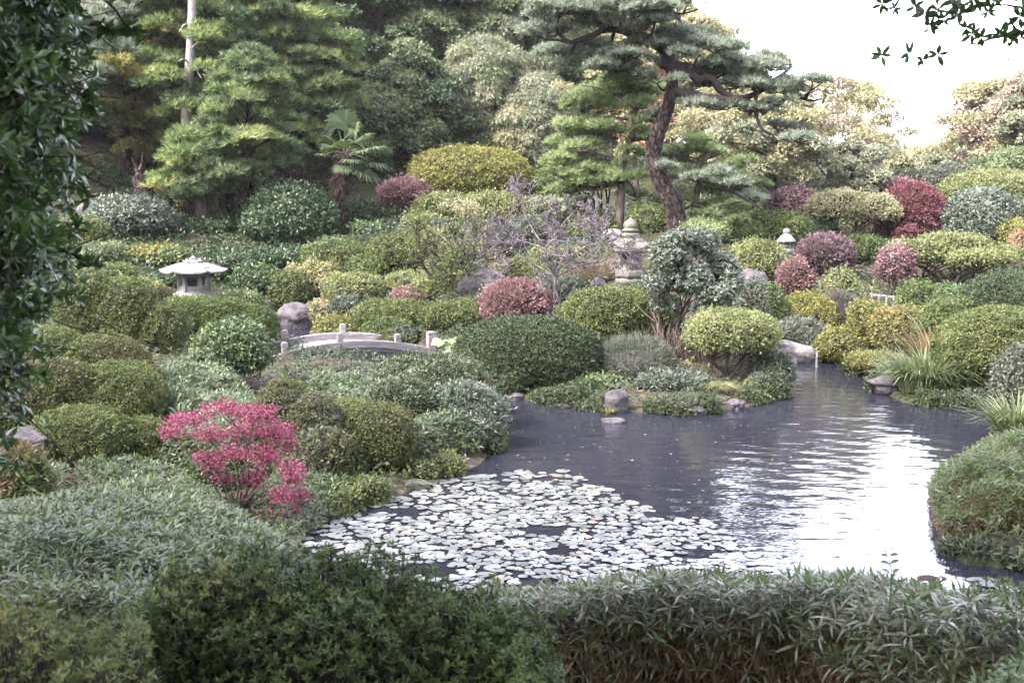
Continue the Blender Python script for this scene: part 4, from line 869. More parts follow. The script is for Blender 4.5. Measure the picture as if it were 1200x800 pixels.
def boxr(mb, c, sx, sy, sz, rz=0.0, taper=1.0):
    V = []
    for z, k in ((0, 1), (sz, taper)):
        for x, y in ((-1, -1), (1, -1), (1, 1), (-1, 1)):
            px, py = x * sx / 2 * k, y * sy / 2 * k; V.append([c[0] + px * math.cos(rz) - py * math.sin(rz), c[1] + px * math.sin(rz) + py * math.cos(rz), c[2] + z])
    mb.add(V, np.array([[0, 3, 2, 1], [4, 5, 6, 7], [0, 1, 5, 4], [1, 2, 6, 5], [2, 3, 7, 6], [3, 0, 4, 7]]))
def bevel(o, w=.012, seg=2):
    m = o.modifiers.new('edge', 'BEVEL'); m.width = w; m.segments = seg; m.limit_method = 'ANGLE'; return o
def hexroof(mb, c, R, prof, curl, sides=6, sub=10, rot=0):
    """prof: (radius fraction, height); the eave corners sweep up by curl"""
    n = sides * sub; a = rot + np.arange(n) * 2 * math.pi / n
    edge = np.cos(math.pi / sides) / np.cos(((a - rot) % (2 * math.pi / sides)) - math.pi / sides)
    corner = (edge - edge.min()) / (1 - edge.min())
    V = []
    for fr, z in prof:
        r = R * fr * edge; V += list(np.stack([c[0] + r * np.cos(a), c[1] + r * np.sin(a), c[2] + z + curl * corner ** 2 * max(0, fr - .35) / .65], -1))
    m = len(prof); f4 = [[i * n + j, i * n + (j + 1) % n, (i + 1) * n + (j + 1) % n, (i + 1) * n + j] for i in range(m - 1) for j in range(n)]
    V += [[c[0], c[1], c[2] + prof[0][1]], [c[0], c[1], c[2] + prof[-1][1]]]
    f3 = [[(j + 1) % n, j, m * n] for j in range(n)] + [[(m - 1) * n + j, (m - 1) * n + (j + 1) % n, m * n + 1] for j in range(n)]
    b = mb.n; mb.add(V, np.array(f4)); mb.Fs.append(np.array(f3) + b); mb.smooth.append(False)
def hexcage(mb, c, R, h, band, post, rot, sides=6):
    """open hexagonal light chamber: corner posts, sill and head bands"""
    a = rot + np.arange(sides) * 2 * math.pi / sides; P = np.stack([c[0] + R * np.cos(a), c[1] + R * np.sin(a)], -1)
    for k in range(sides):
        p, q = P[k], P[(k + 1) % sides]; m = (p + q) / 2; L = np.linalg.norm(q - p); rz = math.atan2(q[1] - p[1], q[0] - p[0])
        inn = np.array([c[0], c[1]]) - m; inn = inn / np.linalg.norm(inn) * post * .5
        boxr(mb, [*(m + inn), c[2]], L - post * .25, post, band[0], rz); boxr(mb, [*(m + inn), c[2] + h - band[1]], L - post * .25, post, band[1], rz)
        boxr(mb, [p[0] * .97 + c[0] * .03, p[1] * .97 + c[1] * .03, c[2] - .002], post * 1.25, post * 1.25, h + .004, a[k])

def yukimi():
    Y = 32.4; k = Y / F; b = at(228, 348, Y); x, zb = b[0], b[2]; z0 = g1(x, Y) - .1
    root = empty('snow_viewing_lantern', (x, Y, z0), 'low pale stone lantern with a wide hexagonal roof standing behind the flat topped hedge', 'stone lantern')
    rot = math.radians(8)
    mb = MB(); lathe(mb, [(.62, 0), (.56, zb - z0 - .01)], (x, Y, z0), 6, rot); bevel(put(mb, 'pedestal', M_stone, root))
    mb = MB(); lathe(mb, [(.615, 0), (.615, .10), (.44, .20)], (x, Y, zb), 6, rot); bevel(put(mb, 'platform', M_palestone, root))
    mb = MB(); hexcage(mb, (x, Y, zb + .19), .44, .52, (.15, .10), .085, rot); put(mb, 'light_chamber', M_palestone, root)
    mb = MB(); lathe(mb, [(.30, 0), (.30, .50)], (x, Y, zb + .2), 6, rot); put(mb, 'opening_shade', roughmat('lantern_dark', [(.02,.024,.024),(.05,.055,.055)], 5), root)  # dark prism stands in for the shade inside the open chamber
    mb = MB(); hexroof(mb, (x, Y, zb + .70), .98, [(.4, .05), (.93, 0), (1.0, .03), (1.0, .07), (.80, .13), (.62, .22), (.42, .29), (.30, .315)], .06, rot=rot); put(mb, 'roof', M_palestone, root)
    mb = MB(); lathe(mb, [(.29, 0), (.31, .03), (.29, .06), (.17, .075), (.16, .10)], (x, Y, zb + 1.012), 6, rot)
    for a in range(6): boxr(mb, [x + .2 * math.cos(a * 1.047), Y + .2 * math.sin(a * 1.047), zb + 1.06], .07, .05, .09, a * 1.047, .3)
    lathe(mb, [(.10, .09), (.11, .13), (.04, .18), (.01, .2)], (x, Y, zb + 1.012), 10, 0, None, True); put(mb, 'finial', M_stone, root)
yukimi()

def kasuga():
    Y = 32.3; p = at(738, 331, Y); x = p[0]; z0 = g1(x, Y) - .1; s = Y / F
    zt = at(738, 257, Y)[2]
    Z = lambda v: at(738, v, Y)[2]
    root = empty('tall_stone_lantern', (x, Y, z0), 'tall weathered stone lantern with curled roof corners and an onion finial', 'stone lantern'); rot = math.radians(20)
    mb = MB(); lathe(mb, [(.42, 0), (.42, .16), (.34, .22), (.2, .26), (.19, Z(331) - z0 - .06), (.24, Z(331) - z0)], (x, Y, z0), 16, 0, None, True); put(mb, 'shaft', M_oldstone, root)
    mb = MB(); zz = Z(331); lathe(mb, [(.24, 0), (.43, .16), (.47, .20), (.47, .34), (.44, .37)], (x, Y, zz), 6, rot); bevel(put(mb, 'platform', M_oldstone, root), .02)
    mb = MB(); zz = Z(316.5); lathe(mb, [(.33, -.02), (.30, .06), (.28, .10)], (x, Y, zz), 6, rot); hexcage(mb, (x, Y, zz + .09), .29, .42, (.10, .06), .10, rot); put(mb, 'light_chamber', M_oldstone, root)
    mb = MB(); lathe(mb, [(.17, 0), (.17, .42)], (x, Y, zz + .08), 6, rot); put(mb, 'opening_shade', roughmat('lantern_dark', [], 5), root)  # dark prism gives the shade seen through the openings
    mb = MB(); zz = Z(294); hexroof(mb, (x, Y, zz - .05), .60, [(.4, .02), (.86, -.02), (1.0, .05), (1.02, .16), (.88, .25), (.66, .33), (.45, .40), (.38, .43)], .10, rot=rot); put(mb, 'roof', M_oldstone, root)
    for k in range(6):
        a = rot + k * math.pi / 3; mb = MB(); q = np.array([math.cos(a), math.sin(a), 0]); c = np.array([x, Y, zz])
        tube(mb, spline([c + q * .36 + [0, 0, .33], c + q * .52 + [0, 0, .21], c + q * .62 + [0, 0, .16], c + q * .66 + [0, 0, .24]], 8), np.linspace(.04, .06, 8), 6); put(mb, 'roof_scroll', M_oldstone, root)
    mb = MB(); zz = Z(277); lathe(mb, [(.22, -.03), (.25, .03), (.25, .09), (.19, .10), (.19, .14), (.24, .15), (.235, .21), (.17, .23), (.20, .27), (.215, .33), (.18, .41), (.10, .47), (.03, .53), (.005, .55)], (x, Y, zz), 18, 0, None, True); put(mb, 'finial', M_oldstone, root)
kasuga()

def slim():
    Y = 33.2; x = at(921, 300, Y)[0]; z0 = g1(x, Y) - .1; Z = lambda v: at(921, v, Y)[2]
    root = empty('slim_stone_lantern', (x, Y, z0), 'small slim grey stone lantern with a round cap among the domes on the right', 'stone lantern')
    mb = MB(); lathe(mb, [(.12, 0), (.095, Z(297) - z0)], (x, Y, z0), 12, 0, None, True); put(mb, 'shaft', M_stone, root)
    mb = MB(); lathe(mb, [(.10, 0), (.20, .06), (.22, .10), (.22, .16), (.19, .18)], (x, Y, Z(298.5)), 14, 0, None, True); put(mb, 'platform', M_stone, root)
    mb = MB(); lathe(mb, [(.165, 0), (.155, .36)], (x, Y, Z(294)), 6, .3); put(mb, 'light_chamber', M_palestone, root)
    mb = MB(); boxr(mb, (x - .02, Y - .152, Z(290)), .1, .03, .14); put(mb, 'opening_shade', roughmat('lantern_dark', [], 5), root)  # dark block on the face stands in for a shaded opening
    mb = MB(); lathe(mb, [(.2, -.01), (.28, 0), (.285, .04), (.2, .14), (.12, .22), (.10, .24)], (x, Y, Z(283.5)), 20, 0, None, True); put(mb, 'roof', M_stone, root)
    mb = MB(); lathe(mb, [(.085, -.01), (.105, .04), (.105, .11), (.06, .15), (.01, .165)], (x, Y, Z(274)), 12, 0, None, True); put(mb, 'finial', M_stone, root)
slim()

def bridge():
    A = at(322, 417, 26.4); B = at(508, 411, 28.0); A[2] = .12; B[2] = .06
    root = empty('arched_bridge', (A + B) / 2 * [1, 1, 0] + [0, 0, .05], 'low arched grey footbridge with short square posts and a pale deck', 'footbridge')
    ax = (B - A); Lh = math.hypot(ax[0], ax[1]); d = np.array([ax[0], ax[1], 0]) / Lh; nrm = np.array([-d[1], d[0], 0]); Wd = 1.75; rz = math.atan2(d[1], d[0])
    def P(t, off, z): return A + d * Lh * t + nrm * off + [0, 0, 0] + np.array([0, 0, (B[2] - A[2]) * t + .29 * (1 - (2 * t - 1) ** 2) + z])
    def beam(mb, off, wid, zlo, zhi, t0=-.06, t1=1.04, n=28):
        V = []
        for t in np.linspace(t0, t1, n): V += [P(t, off - wid / 2, zlo), P(t, off + wid / 2, zlo), P(t, off + wid / 2, zhi), P(t, off - wid / 2, zhi)]
        f = [[4 * i + j, 4 * i + (j + 1) % 4, 4 * i + 4 + (j + 1) % 4, 4 * i + 4 + j] for i in range(n - 1) for j in range(4)] + [[3, 2, 1, 0], [4 * n - 4, 4 * n - 3, 4 * n - 2, 4 * n - 1]]
        mb.add(V, np.array(f))
    for off in (0, Wd):
        mb = MB(); beam(mb, off, .15, -.10, .09); bevel(put(mb, 'rail', M_wood, root), .015)
    mb = MB(); beam(mb, Wd / 2, Wd - .16, -.20, -.09, -.08, 1.06); put(mb, 'deck', roughmat('pale_gravel_deck', [(.36,.34,.33),(.50,.48,.47),(.60,.58,.57)], 14, .95, .3), root)
    for off in (.12, Wd / 2, Wd - .12):
        mb = MB(); beam(mb, off, .2, -.33, -.205, -.02, 1.0); put(mb, 'girder', M_darkwood, root)
    for t, off, h in [(.155, Wd, .42), (.53, Wd, .40), (.90, Wd, .40), (.06, 0, .42), (.40, 0, .38), (.765, 0, .38), (.985, 0, .60), (1.0, Wd, .45)]:
        q = P(t, off, .10); mb = MB(); w = .2 if h > .5 else .14; boxr(mb, q - [0, 0, .2], w, w, h, rz); boxr(mb, q + [0, 0, h - .2 + .001], w * .96, w * .96, .025, rz, .6); bevel(put(mb, 'post', M_wood, root), .008)
    for t in (.30, .62):
        for off in (.12, Wd - .12): mb = MB(); q = P(t, off, -.35); lo = -.55; tube(mb, [[q[0], q[1], lo], [q[0], q[1], q[2]]], [.08, .07], 8); put(mb, 'pile', M_darkwood, root)
bridge()

def yground(u, v, Y, span=5.0):
    ys = np.linspace(Y - span, Y + span, 201); d = ray(u, v); P = CAM + d[None] * (ys / d[1])[:, None]; e = P[:, 2] - np.maximum(gz(P[:, 0], P[:, 1]), -.05)
    k = np.where((e[:-1] > 0) & (e[1:] <= 0))[0]
    return Y if len(k) == 0 else float(ys[k[np.abs(ys[k] - Y).argmin()]])
def rock(u, v, wpx, hpx, Y, label, mat=None, dr=.8, seed=None, sharp=.22, tilt=0.0, name='boulder', zsink=.12, cat='rock'):
    SEED[0] += 1; sd_ = seed or SEED[0]; Y = yground(u, v + hpx, Y); c = at(u, v, Y); w = wpx * Y / F; h = hpx * Y / F; z0 = c[2] - h
    import bmesh
    bm = bmesh.new(); bmesh.ops.create_icosphere(bm, subdivisions=4, radius=1.0); V = np.array([q.co[:] for q in bm.verts]); f = np.array([[q.index for q in t.verts] for t in bm.faces]); bm.free()
    r = np.random.default_rng(sd_)
    for k in range(11):                          # facets: cut by random planes
        n = rv(r, 1)[0]; dd = r.uniform(.62, .9); t = V @ n - dd; V = V - np.maximum(t, 0)[:, None] * n * .92
    V *= (1 + sharp * .35 * noise3(V, sd_, 4.5, 3))[:, None]
    V = V * [w / 2 * 1.12, w / 2 * dr * 1.1, h * .62]; V[:, 2] += h * .48
    V[:, 2] += tilt * V[:, 0]; V[:, 2] = V[:, 2] * h / V[:, 2].max()
    th_ = np.arctan2(V[:, 1], V[:, 0]); re_ = 1 / np.sqrt((np.cos(th_) / (w / 2)) ** 2 + (np.sin(th_) / (w / 2 * dr)) ** 2) * (.94 + .08 * np.sin(th_ * 3 + sd_)); rr_ = np.hypot(V[:, 0], V[:, 1]); k_ = V[:, 2] < .62 * h
    V[:, :2] = np.where(k_[:, None], V[:, :2] * (np.maximum(rr_, re_) / np.maximum(rr_, 1e-6))[:, None], V[:, :2]); V = V + [c[0], Y, z0 - 0.0]
    lo = min(z0 - .05, g1(c[0], Y) - .1); V[:, 2] = np.where(V[:, 2] < z0 + .12 * h, np.minimum(V[:, 2], lo + .0 * V[:, 2]), V[:, 2])
    mb = MB(); mb.add(V, f, smooth=True); o = mb.build(name, mat or M_rock, None, loc=np.array([c[0], Y, z0])); tag(o, label, cat); return o
rock(565, 314, 56, 38, 34.6, 'big purple grey flat faced boulder behind the red pink dome', M_rock, .7, 21)
rock(345, 354, 40, 32, 33.2, 'rounded grey rock standing in the far water left of the bridge', M_rock, .8, 8)
rock(311, 351, 18, 18, 34.0, 'small dark rock left of the rounded rock in the far water', M_rock, .8)
rock(100, 238, 26, 34, 39.0, 'grey standing stone on the upper left slope', M_rock, .6, 5)
rock(612, 246, 26, 10, 40.5, 'small pale stone left of the boulders on the middle slope', M_stone)
rock(627, 268, 30, 12, 38.0, 'pale flat stone slab on the slope behind the bare grey cherry', M_palestone)
rock(527, 336, 30, 9, 33.6, 'small flat white stone seen under the dark forked tree', M_palestone, .7)
rock(771, 252, 22, 13, 36.4, 'pointed grey stone left of the leaning pine foot', M_rock)
rock(741, 257, 16, 10, 37.0, 'small grey stone behind the tall stone lantern finial', M_stone)
rock(716, 268, 30, 14, 37.5, 'pale broken stone behind the tall stone lantern', M_stone)
rock(702, 324, 18, 20, 31.6, 'dark upright stone left of the tall stone lantern', M_rock, .7)
rock(885, 314, 36, 34, 31.6, 'dark rock in the shade under the overhanging light green dome', M_rock)
rock(528, 420, 36, 46, 25.6, 'dark wet rock at the right bridge foot', M_rock, .8, 40)
rock(549, 436, 24, 38, 24.6, 'dark split rock beside the dark water edge dome', M_rock, .8)
rock(722, 455, 30, 26, 21.9, 'purple grey rock in the island front bank', M_rock, .8)
rock(718, 489, 28, 9, 20.0, 'mossy half sunk stone in the water before the island', M_rock, .6)
rock(928, 397, 74, 24, 28.2, 'long pale stone slab sloping into the inlet', M_stone, .5, 60, tilt=-.22)
rock(905, 420, 30, 14, 26.0, 'brown stone at the island right end by the inlet', M_rock)
rock(200, 382, 20, 26, 25.2, 'pale lichened rock between the two hedges on the left', M_rock, .7)
rock(30, 500, 52, 34, 13.8, 'grey rock at the left edge below the near glossy tree', M_rock, .8)
rock(145, 534, 26, 22, 13.6, 'bluish round stone on the bare soil of the left bank', M_rock, .8)
rock(180, 546, 44, 18, 13.6, 'dark low stone beside the bluish round one', M_rock, .8)
rock(1052, 438, 60, 16, 24.0, 'dark stone under the tall grass at the inlet right side', M_rock, .7)
rock(145, 310, 10, 9, 33.5, 'small pale round stone on the left lawn beside the smooth clipped dome', M_palestone, .8)
rock(125, 286, 14, 12, 36.0, 'brown grey round stone in front of the variegated bush', M_rock, .8)
rock(1092, 676, 50, 8, 12.15, 'reddish mud and stone lip under the overhanging right bank grass', roughmat('red_mud', [(.03,.018,.015),(.06,.036,.03)], 12, .9, .8), .7, name='muddy_stone')
for i, (u, v, w, h, Y) in enumerate([(603,468,22,8,22.6),(665,478,26,9,21.4),(815,484,28,9,20.9),(862,476,24,9,21.4)]):
    rock(u, v - h, w, h, Y, ['low shore stone under the dark water edge dome', 'low shore stone under the ivy covered tuft', 'low shore stone before the feathery dark green bush', 'low shore stone under the flat topped shrub'][i], M_rock, .7)

# bamboo rail and path edge on the right
def rail(pts, label, r=.05, posts=True, mat=None):
    P = [at(*p) for p in pts]; root = empty('bamboo_rail', P[0] - [0, 0, .3], label, 'low fence')
    mb = MB(); tube(mb, P, r, 8); put(mb, 'rail', mat or M_stone, root)
    for q in np.linspace(0, 1, 4):
        k = q * (len(P) - 1); i = min(int(k), len(P) - 2); c = P[i] + (P[i + 1] - P[i]) * (k - i); mb = MB(); z = g1(c[0], c[1]) - .1
        tube(mb, [[c[0], c[1], min(z, c[2] - .2)], c + [0, 0, .04]], .04, 8); put(mb, 'post', M_stone, root)
rail([(945,326,31.5),(975,338,30.8),(1006,352,30.0)], 'sloping pale bamboo rail above the inlet on the right')
rail([(1022,346,30.5),(1048,348,30.3)], 'short level pale bamboo rail behind the golden spreading shrub', .025)
rail([(690,314,33.6),(712,322,33.0),(736,331,32.6)], 'thin pale bamboo rail left of the tall stone lantern foot', .035)
st = MB(); q = onwater(957, 430); tube(st, [q + [0, 0, -.5], q + [0, 0, .38]], [.035, .03], 8); o = st.build('water_stake', M_stone, None, loc=q); tag(o, 'thin pale stake standing in the inlet water', 'stake')
# ------------------------------------------------------------------ small trees and special plants
def bare_tree(u, v, Y, d, L, r, depth, label, name, mat, leafpal=None, leafn=0, leafs=.1, seed=1, first=None, sh=.74, ang=.65, up=.12, kind='broad', part='crown', keepz=None, target=None):
    rng = np.random.default_rng(seed); b = at(u, v, Y); b[2] = g1(b[0], Y) - .08
    root = empty(name, b, label, 'small tree'); mb = MB(); ends = []
    if first is None: grow(mb, b, d, L, r, depth, rng, ends, sh=sh, ang=ang, up=up)
    else:
        for pts, rr in first:
            P = [at(a, c, Y + e) for a, c, e in pts]
            if rr >= r * .8: P[0] = b
            sp_ = spline(P, 10); tube(mb, sp_, np.linspace(rr, rr * .6, 10), 7)
            for k in (6, 8, 9): grow(mb, sp_[k], nz((sp_[k] - sp_[k - 1])[None] + rng.normal(size=(1, 3)) * .25)[0], L, rr * .42, depth, rng, ends, sh=sh, ang=ang, up=up)
    put(mb, 'branches', mat, root)
    if leafpal:
        f = MB(); E = np.array([e[0] for e in ends if e[2] <= 1])
        i = rng.integers(0, len(E), leafn); P = E[i] + rv(rng, leafn) * rng.random((leafn, 1)) * .32
        leaves(f, P, nz(rv(rng, leafn) + [0, 0, .8]), leafs, T_diam(.5, .1), rng, .3, 0, .8); put(f, part, lm(leafpal), root)
    return root
bare_tree(648, 378, 29.2, (0, 0, 1), .46, .062, 5, 'bare grey cherry with spreading lilac twigs and a pale straight trunk', 'bare_cherry_tree', roughmat('bark_lilac', [(.05,.042,.047),(.105,.09,.098),(.165,.148,.158)], 8), seed=14,
          first=[([(648,378,0),(650,350,0),(651,322,0)], .07), ([(651,324,0),(630,312,.2),(612,302,.2)], .034), ([(651,324,0),(641,305,-.2),(640,290,-.2),(652,278,-.2)], .036), ([(651,324,0),(672,314,.1),(700,306,.2)], .03), ([(640,298,-.2),(665,300,-.3),(685,290,-.3),(705,284,-.3)], .028), ([(640,292,-.2),(620,285,0),(600,280,0)], .026), ([(651,322,0),(660,300,.5),(668,280,.6)], .026), ([(645,300,-.1),(625,270,.3),(618,255,.4)], .022), ([(672,314,.1),(700,290,.4),(712,270,.5)], .022), ([(640,290,0),(660,262,.2),(672,250,.3)], .022)], up=.06, sh=.7)
bare_tree(527, 364, 32.0, (0, 0, 1), .50, .09, 3, 'small dark forked tree with thin mottled leaves behind the bridge', 'forked_tree', M_dark, 'olive', 3600, .085, seed=22,
          first=[([(527,364,0),(524,350,0),(517,338,0),(520,325,0)], .09), ([(519,330,0),(508,326,0),(498,315,0),(494,306,0)], .05), ([(520,326,0),(530,320,0),(540,310,0),(545,298,0)], .05), ([(520,325,0),(520,312,.2),(512,300,.2),(512,288,.2)], .045), ([(520,318,0),(528,305,.3),(530,290,.3)], .04), ([(527,358,0),(529,345,0),(530,332,0)], .04)])
r = bare_tree(527, 364, 32.3, (0, 0, 1), .4, .01, 3, 'sprays of yellowing leaves hanging over the dark forked tree', 'leafy_spray_tree', M_bark, 'autumn', 2200, .09, seed=23,
          first=[([(528,364,.3),(540,330,.3),(552,300,.3)], .03), ([(540,330,.3),(530,300,.4),(525,275,.4)], .02), ([(528,350,.3),(505,300,.4),(492,290,.4)], .02), ([(540,310,.3),(535,285,.4),(542,270,.5)], .02)])
# glossy small tree on the island
def glossy():
    Y = 24.6; rng = np.random.default_rng(9); b = at(802, 425, Y); b[2] = g1(b[0], Y) - .08
    root = empty('glossy_small_tree', b, 'multi stemmed small tree with glossy grey green leaves on the island', 'small tree'); mb = MB(); lim = []
    for k in range(13):
        e = at(765 + k * 8 + rng.normal() * 4, 345 + 14 * abs(k - 6) / 6 + rng.normal() * 9, Y + rng.uniform(-.7, .7)); q = b + [rng.normal() * .14, rng.normal() * .14, 0]
        m = at(790 + (k - 6) * 2.5, 392, Y + rng.normal() * .15); sp_ = spline([q, m, (m + e) / 2 + rng.normal(size=3) * .08, e], 10); tube(mb, sp_, np.linspace(.045, .016, 10), 5)
        for j in range(4):
            e2 = e + [rng.normal() * .35, rng.normal() * .35, rng.uniform(.0, .9)]; tube(mb, spline([sp_[6 + j % 3], (sp_[7] + e2) / 2 + rng.normal(size=3) * .05, e2], 5), np.linspace(.016, .007, 5), 4, False)
    put(mb, 'stems', M_bark, root)
    f = MB()
    cen = [(785,296,40,34),(818,284,44,30),(845,312,36,30),(770,330,30,26),(808,325,50,34),(842,345,40,24),(780,355,30,14),(858,330,24,24),(830,362,40,14),(800,276,34,14),(870,372,30,12)]
    for (u, v, w, h) in cen:
        c = at(u, v, Y + rng.uniform(-.4, .4)); rx, rz = w * Y / F * .62, h * Y / F * .62; n = int(w * h * .62); d = rv(rng, n); P = c + d * (rng.random((n, 1)) ** .6) * [rx, rx * .8, rz]
        whorls(f, P, nz(d + [0, 0, .5]), 4, .078, T_oval(.42, .04, .1), rng, 35, 85)
    put(f, 'foliage', lm('bluegreen'), root)
    # dry brush hanging round the stem foot
    h = MB(); n = 900; P = b + np.c_[rng.normal(size=n) * .32, rng.normal(size=n) * .25, rng.uniform(.15, .95, n)]; place(h, P, np.c_[rng.normal(size=n) * .3, rng.normal(size=n) * .3, -np.ones(n)], rv(rng, n), rng.uniform(.25, .5, n), T_needle(.05), rng.random(n), rng); put(h, 'dry_twigs', lm('rose') if False else roughmat('dry_twig', [(.07,.045,.04),(.14,.10,.09)], 9), root)
glossy()
def multistem(u, Y, vbase, vtop, label, pal):
    rng = np.random.default_rng(int(u)); b = at(u, vbase, Y); b[2] = g1(b[0], Y) - .05; root = empty('multi_stemmed_tree', b, label, 'small tree'); mb = MB(); f = MB()
    for k in range(5):
        q = b + [(k - 2) * .12, rng.normal() * .08, 0]; e = at(u + (k - 2) * 5, vtop + 14, Y + rng.normal() * .2); tube(mb, spline([q, (q + e) / 2 + rng.normal(size=3) * .05, e], 8), np.linspace(.05, .03, 8), 6)
        clump(f, e + [0, 0, .25], .65, .5, .12, 'broad', rng, 1.1)
    put(mb, 'stems', M_bark, root); put(f, 'crown', lm(pal), root)
multistem(705, 39.8, 250, 208, 'dark green multi stemmed little tree at the foot of the lighter green pine', 'leafy')

# flaming pink bush
def pinkbush():
    Y = 13.1; rng = np.random.default_rng(41); b = at(282, 612, Y); b[2] = g1(b[0], Y) - .05
    root = empty('burning_bush', b, 'open burning bush with crimson pink leaves on thin dark stems', 'shrub'); mb = MB(); f = MB()
    pads = [(225,490,44,16),(262,478,44,16),(300,484,46,18),(245,508,40,16),(285,505,46,20),(325,505,36,20),(270,530,40,16),(310,532,40,22),(342,548,26,18),(235,535,20,12),(300,560,30,18),(330,580,30,18),(315,605,36,14),(345,598,16,12),(250,545,26,14),(208,492,26,12),(338,520,20,16),(262,560,24,10),(285,585,22,12),(345,612,26,14),(322,600,30,14),(352,580,22,16),(300,610,26,10),(200,505,26,16),(345,560,26,18)]
    for (u, v, w, h) in pads:
        dy = rng.uniform(-.55, .55); c = at(u, v, Y + dy); rx, rz = w * Y / F * .68, h * Y / F * .7; n = int(w * h * .8); d = rv(rng, n); P = c + d * (rng.random((n, 1)) ** .5) * [rx, rx * .8, rz]
        leaves(f, P, nz(d * [.6, .6, .3] + [0, 0, .9]), .036, T_diam(.5, .08), rng, .2, -.15, .9, tv=.3)
        m = b + (c - b) * .55 + [rng.normal() * .08, rng.normal() * .08, .1]; q = b + [rng.normal() * .07, rng.normal() * .07, 0]
        sp_ = spline([q, m, c - [0, 0, rz * .4]], 9); tube(mb, sp_, np.linspace(.012, .004, 9), 5)
        for k in range(5): tube(mb, spline([sp_[6 + k % 3], (sp_[7] + c) / 2 + rng.normal(size=3) * .05, c + d[k] * [rx * .8, rx * .7, rz * .5]], 5), np.linspace(.006, .003, 5), 4, False)
    g_ = MB(); n = 420; P = b + np.c_[rng.normal(size=n) * .38, rng.normal(size=n) * .3, rng.uniform(.15, 1.2, n)]; leaves(g_, P, nz(rv(rng, n) + [0, 0, .9]), .04, T_diam(.5, .08), rng, .2, 0, .9)
    put(mb, 'stems', M_bark, root); put(f, 'foliage', lm('pink'), root); put(g_, 'foliage', lm('azalea'), root)['label'] = 'last green leaves inside the crimson bush'
pinkbush()

# ------------------------------------------------------------------ grasses, ferns, big leaves
def grassclump(u, v, Y, wpx, hpx, label, n=900, pal='grass', wid=.03, droop=.9, seed=1, zb=None):
    rng = np.random.default_rng(seed); b = at(u, v, Y); b[2] = g1(b[0], Y) if zb is None else zb; w = wpx * Y / F; h = hpx * Y / F
    root = empty('grass_clump', b, label, 'grass clump'); mb = MB(); k = 5
    for i in range(n):
        a = rng.uniform(0, 6.28); rr = math.sqrt(rng.random()); p = b + [math.cos(a) * rr * w * .33, math.sin(a) * rr * w * .25, -.03]; o = np.array([math.cos(a), math.sin(a), 0]) * (.25 + rr) + rng.normal(size=3) * [.25, .25, 0]
        L = h * rng.uniform(.6, 1.25); t = np.linspace(0, 1, k)[:, None]; dr = droop * rng.uniform(.3, 1.3)
        c = p + np.array([0, 0, 1.0]) * L * (t - dr * .55 * t ** 2.4) + o * L * .55 * t ** 1.5 * rng.uniform(.5, 1.3)
        sd_ = nz(np.cross(o, [0, 0, 1.0])[None])[0] * wid / 2 * rng.uniform(.6, 1.3); ww = np.array([.7, 1, .9, .6, .05])[:, None]
        mb.add(np.concatenate([c - sd_ * ww, c + sd_ * ww]), np.array([[j, j + 1, k + j + 1, k + j] for j in range(k - 1)]), np.full(2 * k, np.clip(.5 + rng.normal() * .28, 0, 1)))
    put(mb, 'blades', lm(pal), root); return root
grassclump(1085, 470, 21.9, 100, 62, 'big arching pale green grass clump at the water below the right bank mounds', 1100, seed=3, droop=1.1)
grassclump(1128, 472, 21.6, 64, 40, 'darker low grass clump right of the big arching one', 500, 'leafy', seed=4, droop=1.0)
grassclump(1050, 455, 23.0, 40, 40, 'thin dry grass tuft left of the big arching clump', 260, seed=5)
grassclump(1192, 500, 17.4, 70, 62, 'bright arching grass clump at the right edge above the near bank', 520, seed=6, wid=.028)
grassclump(1100, 452, 23.4, 90, 62, 'straw tipped tall grass behind the big arching clump', 420, 'straw', seed=7, droop=.6)
grassclump(640, 480, 21.5, 18, 10, 'tiny tuft of water grass before the island', 40, seed=8, zb=0)
grassclump(713, 487, 20.2, 16, 10, 'small grass tuft on the half sunk stone', 60, 'moss', seed=9, zb=.02)
def fern(u, v, Y, spx, label, pal='leafy', n=9, seed=1, lean=(0, -.3)):
    rng = np.random.default_rng(seed); b = at(u, v, Y); L = spx * Y / F; root = empty('fern', b, label, 'fern'); z = g1(b[0], Y); root.location[2] = b[2]
    for i in range(n):
        mb = MB(); a = i * 6.28 / n + rng.normal() * .2; o = np.array([math.cos(a) + lean[0], math.sin(a) * .7 + lean[1], 0]); t = np.linspace(0, 1, 12)
        c = b + o * L * t[:, None] * .9 + np.array([0, 0, 1.0]) * (L * (t * .8 - t ** 2 * .95))[:, None]
        tube(mb, c, np.linspace(.008, .003, 12), 4, False); tan = nz(np.gradient(c, axis=0)); sd_ = nz(np.cross(tan, [0, 0, 1.0]))
        for s in (-1, 1):
            k = np.arange(1, 12); place(mb, c[k], sd_[k] * s + tan[k] * .35 - [0, 0, .15], np.tile([0, 0, 1.0], (11, 1)), L * .34 * np.sin(np.linspace(.5, 3.0, 11)) + .01, T_diam(.28, .02), np.clip(.5 + rng.normal(size=11) * .2, 0, 1), rng)
        put(mb, 'frond', lm(pal), root)
fern(868, 462, 21.6, 34, 'yellow green fern hanging over the water under the flat topped shrub', 'lime', 10, 2, (.3, -.4))
fern(845, 452, 21.6, 28, 'bright fern at the foot of the bare leaning stems', 'lime', 9, 3)
fern(885, 448, 22.0, 30, 'fern at the right tip of the island', 'lime', 9, 4, (.4, -.2))
fern(452, 585, 14.7, 26, 'small fern at the water edge under the bronze brown dome', 'leafy', 8, 5)
fern(484, 566, 15.0, 22, 'pale fern tip right of the bronze brown dome', 'greygreen', 7, 6, (.4, -.2))
fern(560, 448, 23.4, 22, 'fern under the right bridge foot rocks', 'leafy', 8, 7)
